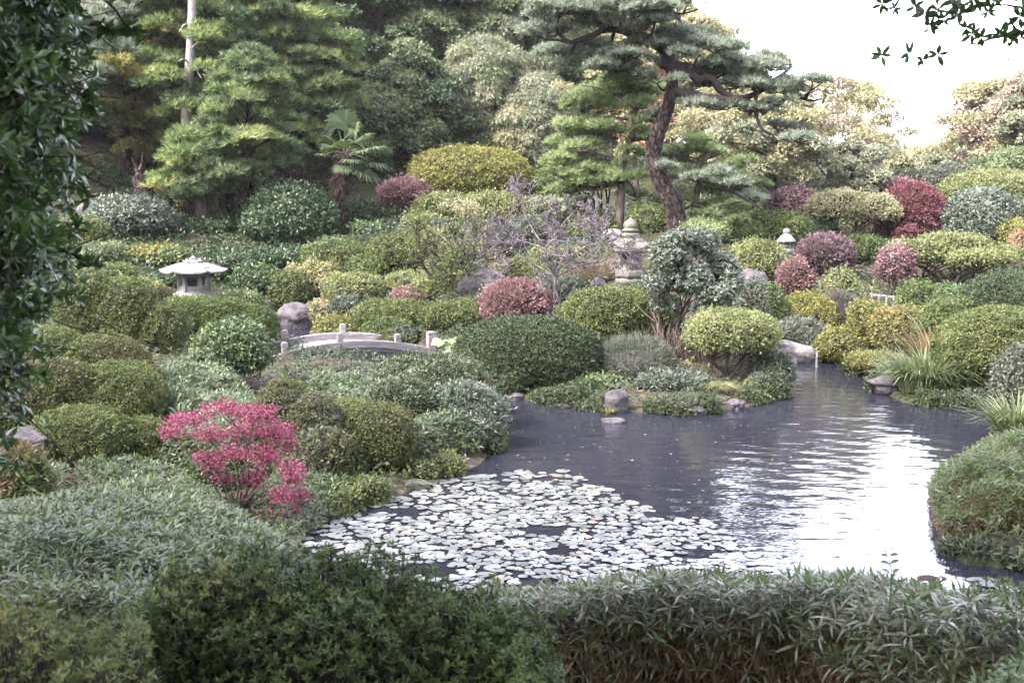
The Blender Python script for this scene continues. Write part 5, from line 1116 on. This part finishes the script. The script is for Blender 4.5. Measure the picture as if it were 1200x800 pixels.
def bigleaf(u, v, Y, wpx, label, pal, n=16, ls=.16, seed=1, name='broad_leaved_plant'):
    rng = np.random.default_rng(seed); b = at(u, v, Y); w = wpx * Y / F; z = g1(b[0], Y); z = min(z, b[2] - .1); root = empty(name, (b[0], Y, z), label, 'plant'); mb = MB(); sb = MB()
    for i in range(n):
        a = rng.uniform(0, 6.28); r = math.sqrt(rng.random()); e = np.array([b[0] + math.cos(a) * r * w * .45, Y + math.sin(a) * r * w * .3, b[2] + rng.uniform(-.12, .16)]); tube(sb, spline([[b[0] + rng.normal() * .03, Y, z], (e + [b[0], Y, z]) / 2 + [0, 0, .08], e], 5), .008, 4, False)
        o = np.array([[math.cos(a), math.sin(a), -.25]]); place(mb, e[None], o, np.array([[0, -.25, 1.0]]) + rng.normal(size=(1, 3)) * .25, np.array([ls * rng.uniform(.7, 1.3)]), T_oval(.85, .06, .2), np.clip(.5 + rng.normal(size=1) * .3, 0, 1), rng)
    put(mb, 'foliage', lm(pal), root); put(sb, 'stalks', lm(pal), root)
bigleaf(528, 400, 26.0, 44, 'large pale yellow leaved plant by the right bridge end post', 'grass', 26, .26, 3)
bigleaf(546, 412, 25.4, 36, 'large green leaved plant over the dark bridge foot rock', 'leafy', 18, .24, 4)
bigleaf(695, 455, 22.0, 50, 'broad leaved ivy patch beside the purple grey rock', 'leafy', 40, .15, 5)
bigleaf(748, 466, 21.6, 34, 'yellow edged broad leaved plant in the island front', 'sunny', 26, .2, 6)
bigleaf(812, 474, 21.2, 50, 'pale broad leaved plant low over the water before the island', 'leafy', 22, .2, 7)
bigleaf(268, 420, 20.6, 24, 'white tipped broad leaves beside the leafy shrub left of the bridge', 'greygreen', 12, .14, 8)
def sapling():
    Y = 7.0; b = at(1043, 716, Y); root = empty('sapling', (b[0], Y, g1(b[0], Y)), 'single thin sapling with paired leaves rising above the front sasa', 'sapling'); mb = MB(); f = MB(); rng = np.random.default_rng(2)
    P = spline([[b[0], Y, g1(b[0], Y)], at(1042, 720, Y), at(1045, 675, Y), at(1042, 656, Y)], 10); tube(mb, P, np.linspace(.006, .003, 10), 5); put(mb, 'stem', lm('leafy'), root)
    for u, v, du, dv in [(1045,670,9,-4),(1044,672,-9,-6),(1043,661,-10,-4),(1043,660,10,-5),(1042,652,-9,-3),(1042,651,11,-3),(1042,679,10,2)]:
        p = at(u, v, Y); q = at(u + du, v + dv, Y - .02); place(f, p[None], (q - p)[None], np.array([[0, -.5, 1.0]]), np.array([np.linalg.norm(q - p) * 1.1]), T_oval(.5, .06, .15), np.array([.5]), rng)
    put(f, 'foliage', lm('leafy'), root)
sapling()

# ------------------------------------------------------------------ sasa and ground cover (too many to count)
def scatter(poly, n, rng, inpond=False, edge=.0):
    z = np.array(poly); lo, hi = z.min(0), z.max(0); P = rng.uniform(lo, hi, (int(n * 2.2), 2)); P = P[sdist(P[:, 0], P[:, 1], z) < 0]
    P = P[sdist(P[:, 0], P[:, 1]) > edge]; return P[:n]
def capz(x, y, cap):
    """height the gardeners keep a canopy to so that the view over it stays open"""
    v = np.interp(600 + F * x / y * cp, [c[0] for c in cap], [c[1] for c in cap]); b = (400 - v) / F
    return CAMH + y * (-sp + b * cp) / (cp + b * sp)
def sasa(poly, hgt, n, label, lsz=.12, seed=1, pal='sasa', dry=.16, layers=2, edge=-.1, lump=.18, name='bamboo_grass', green=.2, hfun=None, cap=None, depth=.55, wl=.16):
    """knee high bamboo grass: leaf whorls on a lumpy canopy, straw stems and dry leaves below"""
    rng = np.random.default_rng(seed); n = int(n * 1.55); lsz *= .8; P = scatter(poly, n, rng, edge=edge); x, y = P.T; zg = gz(x, y); zg = np.maximum(zg, -.05); z2 = np.array(poly)
    d = -sdist(x, y, z2); H = hgt * np.clip(.35 + d / .45, 0, 1) if hfun is None else hfun(x, y, d)
    H = H * (1 + lump * noise3(np.c_[P, np.zeros(len(P))], seed, 2.2, 3))
    if cap is not None: H = np.clip(np.minimum(H, capz(x, y, cap) * (1 + .0 * x) - zg + .05 * noise3(np.c_[P, np.zeros(len(P))], seed + 1, 3.1, 2)), .06, 9)
    t = 1 - depth * rng.random(len(P)) ** 1.6
    Q = np.c_[P, zg + H * t]; D = np.c_[rng.normal(size=(len(P), 2)) * .45, np.ones(len(P))]; D[:, 1] -= .15
    root = None; fol = MB(); g = MB(); dr = MB(); sel = rng.random(len(P)); s = lsz * rng.uniform(.7, 1.3, len(P)) * (1 + .0 * x)
    k1 = sel > green + dry; k2 = (sel <= green + dry) & (sel > dry); k3 = (sel <= dry)
    low = (t < .72) & (rng.random(len(P)) < .6); k1 &= ~low; k2 &= ~low; k3 |= low
    whorls(fol, Q[k1], D[k1], 5, s[k1], T_lance(wl, .3), rng, 40, 95, droop=.1); whorls(g, Q[k2], D[k2], 4, s[k2], T_lance(.19, .25), rng, 20, 80)
    Q3 = Q[k3].copy(); Q3[:, 2] -= H[k3] * .28; whorls(dr, Q3, D[k3], 4, s[k3] * .9, T_lance(.13, .4), rng, 40, 120, droop=.3)
    m = min(len(P), int(len(P) * .5)); st = rng.integers(0, len(P), m); A = np.c_[rng.normal(size=(m, 2)) * .18, np.ones(m)]; place(dr, np.c_[P[st], zg[st] - .02], A, rv(rng, m), H[st] * .85, T_needle(.018), np.clip(rng.normal(size=m) * .2 + .4, 0, 1), rng)
    o = fol.build(name, lm(pal), None, loc=np.array([x.mean(), y.mean(), zg.mean()])); tag(o, label, 'bamboo grass', kind='stuff')
    g.build('young_leaves', lm('leafy'), o, loc=np.array(o.location)); dr.build('dry_stems', lm('straw'), o, loc=np.array(o.location)); return o
W2 = lambda u, v, Y: tuple(at(u, v, Y)[:2])
sasa([W2(-60,0,7.4), W2(-60,0,11.5), W2(60,0,12.6), W2(200,0,12.8), W2(260,0,12.2), W2(345,0,11.4), W2(360,0,10.6), W2(330,0,8.2), W2(180,0,7.4)], .5, 9000, 'broad grey green sasa thicket filling the lower left bank', .13, 3, lump=.2, cap=[(-60,605),(0,596),(100,580),(190,560),(250,595),(345,645)])
sasa([W2(555,0,8.0), W2(700,0,7.75), W2(950,0,7.75), W2(1080,0,6.7), W2(1290,0,6.1), W2(1280,0,9.2), W2(1000,0,9.6), W2(720,0,9.4), W2(560,0,9.3), W2(560,0,8.2)], .85, 13000, 'front sasa thicket with brown dry leaves along the near shore', .15, 4, dry=.26, lump=.2, depth=.97, wl=.13, pal='sasafront',
     hfun=lambda x, y, d: np.maximum(.25, 1.3 + .08 * np.sin(x * 2.3) - gz(x, y)) * np.clip(.55 + d / .35, 0, 1), cap=[(560,702),(620,698),(700,690),(800,682),(900,686),(1000,684),(1080,696),(1150,706),(1230,722)])
sasa([W2(425,0,24.3), W2(335,0,24.0), W2(340,0,20.5), W2(395,0,16.8), W2(430,0,15.2), W2(495,0,16.0), W2(560,0,16.6), W2(582,0,18.6), W2(575,0,20.6), W2(530,0,22.6), W2(480,0,24.0)], .45, 13000, 'pale sasa covering the left peninsula before the bridge', .115, 5, lump=.3, cap=[(335,440),(400,440),(440,438),(480,434),(530,438),(560,455),(582,500)])
sasa([W2(180,0,19.2), W2(150,0,17.6), W2(160,0,14.6), W2(215,0,13.8), W2(290,0,14.4), W2(300,0,17.2), W2(240,0,20.0)], .6, 6500, 'dry mottled sasa slope behind the crimson bush', .13, 6, dry=.3, lump=.25)
sasa([W2(300,0,14.6), W2(350,0,14.6), W2(420,0,15.0), W2(420,0,16.9), W2(360,0,18.8), W2(290,0,18.8)], .4, 3500, 'narrow sasa strip between the crimson bush and the peninsula', .12, 7, cap=[(290,470),(420,450)])
sasa([W2(1118,0,14.3), W2(1135,0,12.6), W2(1300,0,12.0), W2(1340,0,18.5), W2(1205,0,18.2), W2(1170,0,16.8), W2(1128,0,15.8)], .55, 8500, 'mixed sasa and grass on the near right bank', .12, 8, pal='olive', dry=.34, lump=.35, edge=-.25, cap=[(1085,580),(1110,556),(1150,535),(1180,516),(1260,490)])
sasa([W2(-100,0,12.5), W2(40,0,12.4), W2(60,0,15), W2(-150,0,20)], .55, 4000, 'shaded sasa behind the near glossy tree', .12, 10, cap=[(-100,560),(60,545)])
sasa([W2(270,0,12.0), W2(345,0,11.8), W2(392,0,14.2), W2(420,0,15.4), W2(360,0,15.6), W2(290,0,14.6)], .13, 2200, 'dark low sasa between the crimson bush and the water', .10, 12, dry=.2)
sasa([W2(60,0,13.0), W2(200,0,12.6), W2(270,0,13.0), W2(200,0,14.4), W2(60,0,14.6)], .25, 1500, 'thin sasa on the bare soil left of the crimson bush', .10, 13, dry=.4)
def cover(poly, n, label, s, seed, pal, hgt=.12, tm=None, k=4, edge=.12, name='ground_cover', mask=None):
    rng = np.random.default_rng(seed); P = scatter(poly, n, rng, edge=edge)
    if mask is not None: P = P[noise3(np.c_[P, np.zeros(len(P))], seed + 3, mask, 2) > -.25]
    z = gz(P[:, 0], P[:, 1]); n = len(P); mb = MB(); H = hgt * np.maximum(.1, 1 + noise3(np.c_[P, np.zeros(n)], seed, 1.6, 3)); Q = np.c_[P, z + H * rng.random(n)]
    sz = s * np.maximum(1, P[:, 1] / 26); whorls(mb, Q, np.c_[rng.normal(size=(n, 2)) * .4, np.ones(n)], k, sz, tm or T_diam(.45, .08), rng, 30, 90); o = mb.build(name, lm(pal)); tag(o, label, 'ground cover', kind='stuff')
BIG = [(-26,12),(26,12),(32,30),(34,62),(-40,62),(-30,30)]
cover(BIG, 70000, 'low dark green ground plants between the clipped shrubs', .075, 21, 'azdark', .22, mask=.7)  # dark leaf colour stands in for shade between the shrubs
cover([(-5,12),(26,12),(32,30),(34,62),(-6,62)], 34000, 'pale dry and grey green ground plants over the middle slope', .08, 22, 'greygreen', .18, mask=.9)
cover(BIG, 26000, 'brown leaf litter and dry stalks on the open soil', .06, 23, 'straw', .05, k=3)
cover([(-9,5),(9,5),(11,16),(-12,18)], 16000, 'low grass and leaves on the near bank soil', .06, 24, 'azalea', .12, mask=.9)
cover([(2,12),(16,12),(22,30),(30,46),(6,46)], 22000, 'fresh light green ground leaves on the right slope', .075, 25, 'lime', .2, mask=1.1)
cover([(-20,24),(2,24),(4,46),(-26,46)], 26000, 'dark ivy under the trees on the left slope', .085, 26, 'camellia', .25, mask=.8)  # dark leaf colour deepens the shaded hollows on this slope
# ------------------------------------------------------------------ foreground
def loosehedge(label, boxes, pal, n, s, seed, name='azalea_hedge', twigs=500, pal2='azalea', frac2=.25):
    """untrimmed azalea: whorls of leaves at twig tips over a thicket of real stems"""
    rng = np.random.default_rng(seed); B = []
    for (u, vt, Y, w, dep) in boxes:
        t = at(u, vt, Y); z0 = g1(t[0], Y + dep * .2) - .05; B.append((np.array([t[0], Y + dep / 2 * .0, z0]), w * Y / F / 2, dep / 2, t[2] - z0))
    c0 = B[0][0]; root = empty(name, c0, label, 'hedge'); f = MB(); f2 = MB(); tw = MB(); per = n // len(B)
    for i, (c, a, b, h) in enumerate(B):
        d = rv(rng, per * 2); d = d[d[:, 2] > -.15][:per]; rr = 1 - .38 * rng.random(len(d)) ** 1.8
        lum = 1 + .10 * noise3(d * 2 + i, seed + i, 2.6, 3); p = 3.0; q = (np.abs(d[:, 0]) ** p + np.abs(d[:, 1]) ** p + np.abs(np.maximum(d[:, 2], 0)) ** p) ** (-1 / p)
        P = d * (rr * lum * q)[:, None] * [a, b, h]; P[:, 2] = np.where(d[:, 2] < 0, rng.uniform(0, .5, len(d)) * h, P[:, 2]); P = P + c
        keep = np.ones(len(P), bool)
        for j, (c2, a2, b2, h2) in enumerate(B):
            if j != i: keep &= (np.abs((P - c2) / [a2, b2, h2]) ** p).sum(1) > .6 ** p
        keep &= ((P[:, 2] - c[2]) > .6 * h) | (rng.random(len(P)) < .28)
        P, d = P[keep], d[keep]; D = nz(d * [.7, .7, .5] + [0, 0, .7] + rng.normal(size=(len(P), 3)) * .25)
        k = (noise3(P, seed + 4, 4, 2) + rng.normal(size=len(P)) * .4) > 1.2 - 2 * frac2
        whorls(f, P[~k], D[~k], 6, s, T_oval(.28, .04, .1), rng, 30, 85); whorls(f2, P[k], D[k], 6, s * .9, T_oval(.28, .04, .1), rng, 20, 75)
        for k in range(twigs // len(B)):
            e = P[rng.integers(len(P))]; q0 = c + [rng.normal() * a * .45, rng.normal() * b * .3, -.05]; m = (q0 + e) / 2 + rng.normal(size=3) * [.06, .06, .1]; tube(tw, spline([q0, m, e], 6), np.linspace(.009, .003, 6), 4, False)
            for j in range(2): e2 = m + (e - m) * .6 + rng.normal(size=3) * .1; tube(tw, [m + (e - m) * .2, e2], [.004, .002], 3, False)
    put(f, 'foliage', lm(pal), root); put(tw, 'stems', M_dark, root)
    if f2.n: put(f2, 'foliage', lm(pal2), root)['label'] = 'paler fresh shoots'
loosehedge('dark near azalea hedge with fresh green shoots across the bottom of the picture', [(290,650,6.2,190,.9), (410,652,6.2,220,.9), (520,684,6.0,190,.9), (605,738,5.9,130,.9), (215,682,6.1,130,.9), (370,700,5.8,330,.7)], 'nearhedge', 25000, .044, 51, twigs=2200, pal2='lime', frac2=.22)
loosehedge('yellowish near hedge in the bottom left corner', [(30,715,4.9,180,1.1), (110,745,4.8,140,1.0), (-60,700,5.0,160,1.1)], 'olive', 8000, .038, 52, twigs=500, pal2='moss', frac2=.35)
loosehedge('small pale green near shrub between the corner hedge and the long near hedge', [(145,722,5.7,110,1.0)], 'azalea', 2600, .04, 53, twigs=200, pal2='greygreen', frac2=.3)
loosehedge('small green azalea at the right end of the front sasa thicket', [(1185,690,7.3,110,1.0), (1250,700,7.0,90,.9)], 'azalea', 3200, .042, 54, twigs=240, pal2='lime', frac2=.3)
loosehedge('low bright green tuft of azalea at the bottom right corner', [(1190,785,4.9,90,.8)], 'leafy', 900, .05, 55, twigs=100, pal2='lime', frac2=.3)

# near glossy evergreen on the left
def neartree():
    rng = np.random.default_rng(61); b = np.array([-4.3, 6.4, 0]); b[2] = g1(b[0], b[1]) - .1
    root = empty('glossy_evergreen_tree', b, 'near glossy dark evergreen tree with dense leaves along the left edge', 'tree'); tb = MB(); tube(tb, spline([b, b + [.1, 0, 1.5], b + [.05, .1, 3.0], b + [.15, .1, 5.5]], 14), np.linspace(.13, .05, 14), 9); put(tb, 'trunk', M_dark, root)
    br = MB(); tips = []
    def V(u, v): return at(u, v, 6.2 + rng.uniform(-.9, .7))
    edge = [(-40, 100), (0, 104), (60, 92), (110, 96), (170, 84), (230, 78), (290, 88), (340, 84), (390, 62), (440, 50), (480, 36), (530, 12)]
    for k in range(150):
        v = rng.uniform(-160, 510); m = np.interp(v, [e[0] for e in edge], [e[1] for e in edge]); u = m - abs(rng.normal()) * 75; u = max(u, -170); u -= 22; e = V(u, v); z = e[2] - .25 - .2 * rng.random(); q = np.array([b[0] + .1, b[1] + .05, min(max(z, b[2] + .4), b[2] + 5.3)])
        sp_ = spline([q, (q + e) / 2 + rng.normal(size=3) * .1 + [0, 0, .06], e], 9); tube(br, sp_, np.linspace(.022, .005, 9), 5, False)
        for j in range(11):
            p0 = sp_[3 + j % 6]; e2 = p0 + rng.normal(size=3) * [.2, .2, .17] + (e - q) * .06; tube(br, [p0, (p0 + e2) / 2 + rng.normal(size=3) * .02, e2], [.005, .004, .003], 4, False); tips.append((e2, nz((e2 - p0)[None] + [0, 0, .05])[0]))
        tips.append((e, nz((e - q)[None])[0]))
    f = MB(); P = np.array([t[0] for t in tips]); D = np.array([t[1] for t in tips]); D = np.repeat(D, 3, 0); P = np.repeat(P, 3, 0) + rng.normal(size=(len(P) * 3, 3)) * .045
    u = 600 + F * P[:, 0] / P[:, 1]; v_ = 400 - F * ((P[:, 2] - CAMH) / P[:, 1] + .1308); lim = np.interp(v_, [e[0] for e in edge], [e[1] for e in edge]) + 10; k = (u < lim + 2 + rng.normal(size=len(u)) * 9) & (v_ < 560 - np.maximum(u, 0) * .9)
    whorls(f, P[k], nz(D[k] + rng.normal(size=(k.sum(), 3)) * .4), 5, .085, T_oval(.32, .05, .12), rng, 35, 90, tv=.3)
    n = 0
    while n < 34:                      # upper crown out of view, extended to shade the near bank
        d = rv(rng, 1)[0] * rng.random() ** .4; c = np.array([-4.2, 5.6, 8.2]) + d * [4.6, 5.0, 2.8]
        if c[1] > .5 and c[2] - 1.1 < CAMH + .20 * c[1] + .3 and abs(c[0]) - 1.0 < .50 * c[1]: continue
        if c[2] < 5.0: continue
        n += 1; clump(f, c, 1.0, .7, .15, 'broad', rng, .55)
        if n % 3 == 0: q = b + [.15, .1, min(5.4, c[2] - b[2] - .8)]; tube(br, spline([q, (q + c) / 2 + rng.normal(size=3) * .15 + [0, 0, .3], c], 7), np.linspace(.04, .01, 7), 5, False)
    put(br, 'limbs', M_dark, root); put(f, 'crown', lm('near'), root)
    # a few drooping outer sprigs
    s = MB(); sf = MB()
    for pts in [[(40,-30),(75,0),(95,30),(100,65)], [(60,-20),(120,-5),(142,25),(160,38)], [(70,95),(95,110),(112,130)], [(60,200),(90,215),(105,235)], [(95,28),(120,30),(128,38)], [(60,290),(90,300),(108,312)]]:
        P_ = spline([at(a, c, 6.0) for a, c in pts], 9); q = b + [.12, .05, min(5.2, max(.5, P_[0][2] - b[2] + .2))]; P2 = spline([q, (q + P_[0]) / 2, *P_[::2]], 14); tube(s, P2, np.linspace(.014, .004, 14), 5, False)
        i = rng.integers(8, 14, 7); whorls(sf, P2[i], nz(rng.normal(size=(7, 3)) + [.5, 0, .2]), 4, .07, T_oval(.45, .05, .12), rng, 30, 80)
    put(s, 'limbs', M_dark, root); put(sf, 'crown', lm('near'), root)
neartree()

# overhanging branch top right
def overhang():
    rng = np.random.default_rng(71); Y = 6.6; b = np.array([6.2, 7.2, 0]); b[2] = g1(b[0], b[1]) - .1
    root = empty('overhanging_tree', b, 'dark whorled leaves on a thin branch hanging into the white sky at top right', 'tree'); tb = MB(); T_ = spline([b, b + [.1, 0, 2], b + [-.1, -.1, 4], b + [-.3, -.2, 6.6]], 14); tube(tb, T_, np.linspace(.16, .06, 14), 9); put(tb, 'trunk', M_dark, root)
    br = MB(); f = MB(); tip = []
    paths = [[(1260,0),(1215,12),(1178,6),(1140,8),(1110,-2)], [(1255,45),(1200,38),(1186,28),(1178,10)], [(1200,38),(1165,44),(1148,50),(1105,58)], [(1230,70),(1182,74),(1150,82),(1110,97),(1085,98),(1079,95)], [(1255,-40),(1150,-35),(1090,-25),(1060,-8)], [(1182,72),(1182,55),(1176,36)], [(1140,8),(1115,22),(1098,30)]]
    for pts in paths:
        P_ = [at(a, c, Y + rng.normal() * .08) for a, c in pts]
        if pts[0][0] >= 1230: q = T_[np.abs(T_[:, 2] - P_[0][2] - .1).argmin()]; P_ = [q] + P_
        sp_ = spline(P_, 16); tube(br, sp_, np.linspace(.014 if pts[0][1] < 60 else .006, .003, 16), 5, False)
    wh = [(1034,5,14),(1033,65,13),(1064,62,14),(1099,64,14),(1081,70,10),(1048,10,10),(1073,8,12),(1084,16,14),(1096,12,14),(1090,30,13),(1106,22,12),(1120,0,18),(1117,8,14),(1124,14,12),(1139,40,14),(1150,44,13),(1133,33,10),(1145,4,14),(1158,14,10),(1165,0,12),(1178,40,14),(1172,36,12),(1186,44,12),(1195,20,14),(1198,8,12),(1188,48,10),(1140,0,14),(1155,-6,16),(1180,-8,18),(1205,30,14),(1100,-10,16),(1060,-10,14)]
    for u, v, s in wh:
        c = at(u, v, Y + rng.normal() * .12); D = np.array([[rng.normal() * .35, -.85, -.45 + rng.normal() * .3]]); whorls(f, c[None] , D, 6, s * 1.12 * Y / F, T_oval(.36, .03, .08), rng, 70, 95, var=.15)
        tube(br, [at(u, v, Y), at(u + 4, v - 7, Y)], [.003, .004], 4, False)
    # its crown, extended out of view above and right to shade the near bank
    n = 0
    while n < 60:
        d = rv(rng, 1)[0] * rng.random() ** .4; c = np.array([4.0, 7.4, 9.2]) + d * [8.0, 6.0, 3.2]
        if c[1] > .5 and c[2] - 1.2 < CAMH + .20 * c[1] + .3 and abs(c[0]) - 1.1 < .50 * c[1]: continue
        if c[2] < 5.2: continue
        n += 1; clump(f, c, 1.05, .7, .16, 'broad', rng, .55)
        if n % 3 == 0: q = T_[min(13, max(5, int((c[2] - T_[0][2]) / 6.6 * 13) - 2))]; tube(br, spline([q, (q + c) / 2 + rng.normal(size=3) * .2 + [0, 0, .4], c], 7), np.linspace(.05, .012, 7), 5, False)
    put(br, 'limbs', M_dark, root); put(f, 'crown', lm('near'), root)
overhang()

# blue grey pine boughs hanging into the top left
def topleft():
    rng = np.random.default_rng(81); Y = 24; b = np.array([-14.0, 22.0, 0]); b[2] = g1(b[0], b[1]) - .1
    root = empty('pine_tree', b, 'blue grey pine whose soft boughs hang into the top left behind the near evergreen', 'pine tree'); tb = MB(); T_ = spline([b, b + [.3, .3, 3.5], b + [.2, .6, 7], b + [.6, .8, 12]], 14); tube(tb, T_, np.linspace(.3, .12, 14), 10); put(tb, 'trunk', M_redbark, root)
    lb = MB(); f = MB()
    for (u, v, w, h) in [(110,20,90,30),(150,10,80,30),(95,55,80,28),(135,60,70,30),(110,95,60,24),(70,20,90,30),(60,70,80,30),(120,-30,120,40),(20,40,90,40),(-30,80,100,40),(15,120,80,30)]:
        c = at(u, v, Y + rng.normal() * .8); rx = w * Y / F / 2; q = T_[np.abs(T_[:, 2] - c[2] - .2).argmin()]; tube(lb, spline([q, (q + c) / 2 + [0, 0, .3], c], 9), np.linspace(.06, .015, 9), 5, False)
        for k in range(3): clump(f, c + rng.normal(size=3) * [rx * .45, rx * .4, .15], rx * .55, h * Y / F / 2.6, .17, 'needle', rng, .6)
    put(lb, 'limbs', M_bark, root); put(f, 'crown', lm('pine'), root)
topleft()

# tall unseen trees added behind the viewpoint to shade the near bank
tree_z = [(-9, -7, 19, 4.5), (-15, 1, 18, 4.2), (-3, -11, 20, 4.5), (-20, -8, 22, 5), (-12, -14, 23, 5), (3, -14, 20, 4.5), (-24, 2, 19, 5)]
for i, (x, y, h, R) in enumerate(tree_z):
    rng = np.random.default_rng(300 + i); z0 = g1(x, y) - .1
    root = empty('added_shade_tree', (x, y, z0), 'unseen tall shade tree added behind the viewpoint', 'tree', 'added shade trees behind the viewpoint'); tb = MB(); tube(tb, [[x, y, z0], [x + .2, y, z0 + h * .6], [x, y, z0 + h]], [.35, .2, .05], 9); put(tb, 'trunk', M_bark, root); f = MB()
    for k in range(46): d = rv(rng, 1)[0] * [R, R, h * .34] * rng.random() ** .4; clump(f, np.array([x, y, z0 + h * .64]) + d, 1.5, 1.1, .5, 'broad', rng, .5)
    put(f, 'crown', lm('forest'), root)
EXPO=2.88; HAZE=.0002; SUNE=1.5; CLOUD=2.7
# ------------------------------------------------------------------ camera, sky, light
cd = bpy.data.cameras.new('Camera'); cd.lens = 39; cd.sensor_width = 36; cd.clip_end = 2000; cd.clip_start = .05
cd.dof.use_dof = True; cd.dof.focus_distance = 24; cd.dof.aperture_fstop = 4.0
co = bpy.data.objects.new('Camera', cd); C.objects.link(co); co.location = CAM; co.rotation_euler = (math.pi / 2 - PIT, 0, 0)
S = bpy.context.scene; S.camera = co
W = bpy.data.worlds.new('World'); S.world = W; W.use_nodes = True; nt = W.node_tree; nt.nodes.clear()
SUN_EL, SUN_AZ = math.radians(48), math.radians(-120)      # azimuth clockwise from the view direction (+Y)
sky = nt.nodes.new('ShaderNodeTexSky'); sky.sky_type = 'NISHITA'; sky.sun_disc = False; sky.sun_elevation = SUN_EL; sky.sun_rotation = SUN_AZ
sky.air_density = 1.0; sky.dust_density = 4.0; sky.ozone_density = 1.0
hs = nt.nodes.new('ShaderNodeHueSaturation'); hs.inputs['Saturation'].default_value = .36
bg = nt.nodes.new('ShaderNodeBackground'); bg.inputs['Strength'].default_value = .15
wo = nt.nodes.new('ShaderNodeOutputWorld'); l_ = nt.links.new
l_(sky.outputs[0], hs.inputs['Color']); 
# a bright bank of thin cloud in front and to the right, where the photograph's sky is burnt out
tcw = nt.nodes.new('ShaderNodeTexCoord'); dt = nt.nodes.new('ShaderNodeVectorMath'); dt.operation = 'DOT_PRODUCT'; l_(tcw.outputs['Generated'], dt.inputs[0])
_b = Vector((math.sin(math.radians(17)) * math.cos(math.radians(24)), math.cos(math.radians(17)) * math.cos(math.radians(24)), math.sin(math.radians(24)))); dt.inputs[1].default_value = _b
mrw = nt.nodes.new('ShaderNodeMapRange'); mrw.interpolation_type = 'SMOOTHSTEP'; mrw.inputs[1].default_value = .35; mrw.inputs[2].default_value = 1.0; mrw.inputs[3].default_value = 1.0; mrw.inputs[4].default_value = CLOUD
l_(dt.outputs['Value'], mrw.inputs[0])
cn = nt.nodes.new('ShaderNodeTexNoise'); cn.inputs['Scale'].default_value = 3; cn.inputs['Detail'].default_value = 5; l_(tcw.outputs['Generated'], cn.inputs['Vector'])
cm = nt.nodes.new('ShaderNodeMapRange'); cm.inputs[1].default_value = .3; cm.inputs[2].default_value = .7; cm.inputs[3].default_value = .75; cm.inputs[4].default_value = 1.3; l_(cn.outputs['Fac'], cm.inputs[0])
mu = nt.nodes.new('ShaderNodeMath'); mu.operation = 'MULTIPLY'; l_(mrw.outputs[0], mu.inputs[0]); l_(cm.outputs[0], mu.inputs[1])
tn = nt.nodes.new('ShaderNodeVectorMath'); tn.operation = 'MULTIPLY'; tn.inputs[1].default_value = (1.02, .975, 1.03); l_(hs.outputs[0], tn.inputs[0])
sc_ = nt.nodes.new('ShaderNodeVectorMath'); sc_.operation = 'SCALE'; l_(tn.outputs[0], sc_.inputs[0]); l_(mu.outputs[0], sc_.inputs['Scale']); l_(sc_.outputs[0], bg.inputs[0])
l_(mu.outputs[0], sc_.inputs['Scale']); l_(bg.outputs[0], wo.inputs[0])
sd = bpy.data.lights.new('sun', 'SUN'); sd.energy = SUNE; sd.angle = math.radians(11); sd.color = (1, .95, .86)
so = bpy.data.objects.new('sun', sd); C.objects.link(so)
dv = Vector((math.sin(SUN_AZ) * math.cos(SUN_EL), math.cos(SUN_AZ) * math.cos(SUN_EL), math.sin(SUN_EL)))
so.rotation_euler = dv.to_track_quat('Z', 'Y').to_euler(); so.location = dv * 100
S.view_settings.view_transform = 'Standard'; S.view_settings.look = 'None'; S.view_settings.gamma = 1; S.view_settings.exposure = EXPO
S.render.engine = 'CYCLES'; cy = S.cycles; cy.max_bounces = 6; cy.diffuse_bounces = 3; cy.glossy_bounces = 2; cy.transmission_bounces = 3; cy.transparent_max_bounces = 4; cy.volume_bounces = 0
cy.use_denoising = True; cy.use_adaptive_sampling = True; cy.adaptive_threshold = .02; cy.sample_clamp_indirect = 6; cy.caustics_reflective = False; cy.caustics_refractive = False

# ------------------------------------------------------------------ the air: bright haze over the far garden
hz = MB(); x0, x1, y0, y1, z0, z1 = -125, 125, -45, 195, -2.0, 44
hz.add([(x0,y0,z0),(x1,y0,z0),(x1,y1,z0),(x0,y1,z0),(x0,y0,z1),(x1,y0,z1),(x1,y1,z1),(x0,y1,z1)], np.array([[0,3,2,1],[4,5,6,7],[0,1,5,4],[1,2,6,5],[2,3,7,6],[3,0,4,7]]))
mh, nt, N, L = nodes('haze'); out = N('ShaderNodeOutputMaterial'); pv = N('ShaderNodeVolumePrincipled'); pv.inputs['Color'].default_value = (.93, .92, .96, 1); pv.inputs['Density'].default_value = HAZE; pv.inputs['Anisotropy'].default_value = .0
L(pv.outputs[0], out.inputs['Volume']); ho = hz.build('haze', mh); ho['kind'] = 'stuff'; ho['label'] = 'bright haze in the air over the garden'; ho['category'] = 'haze'
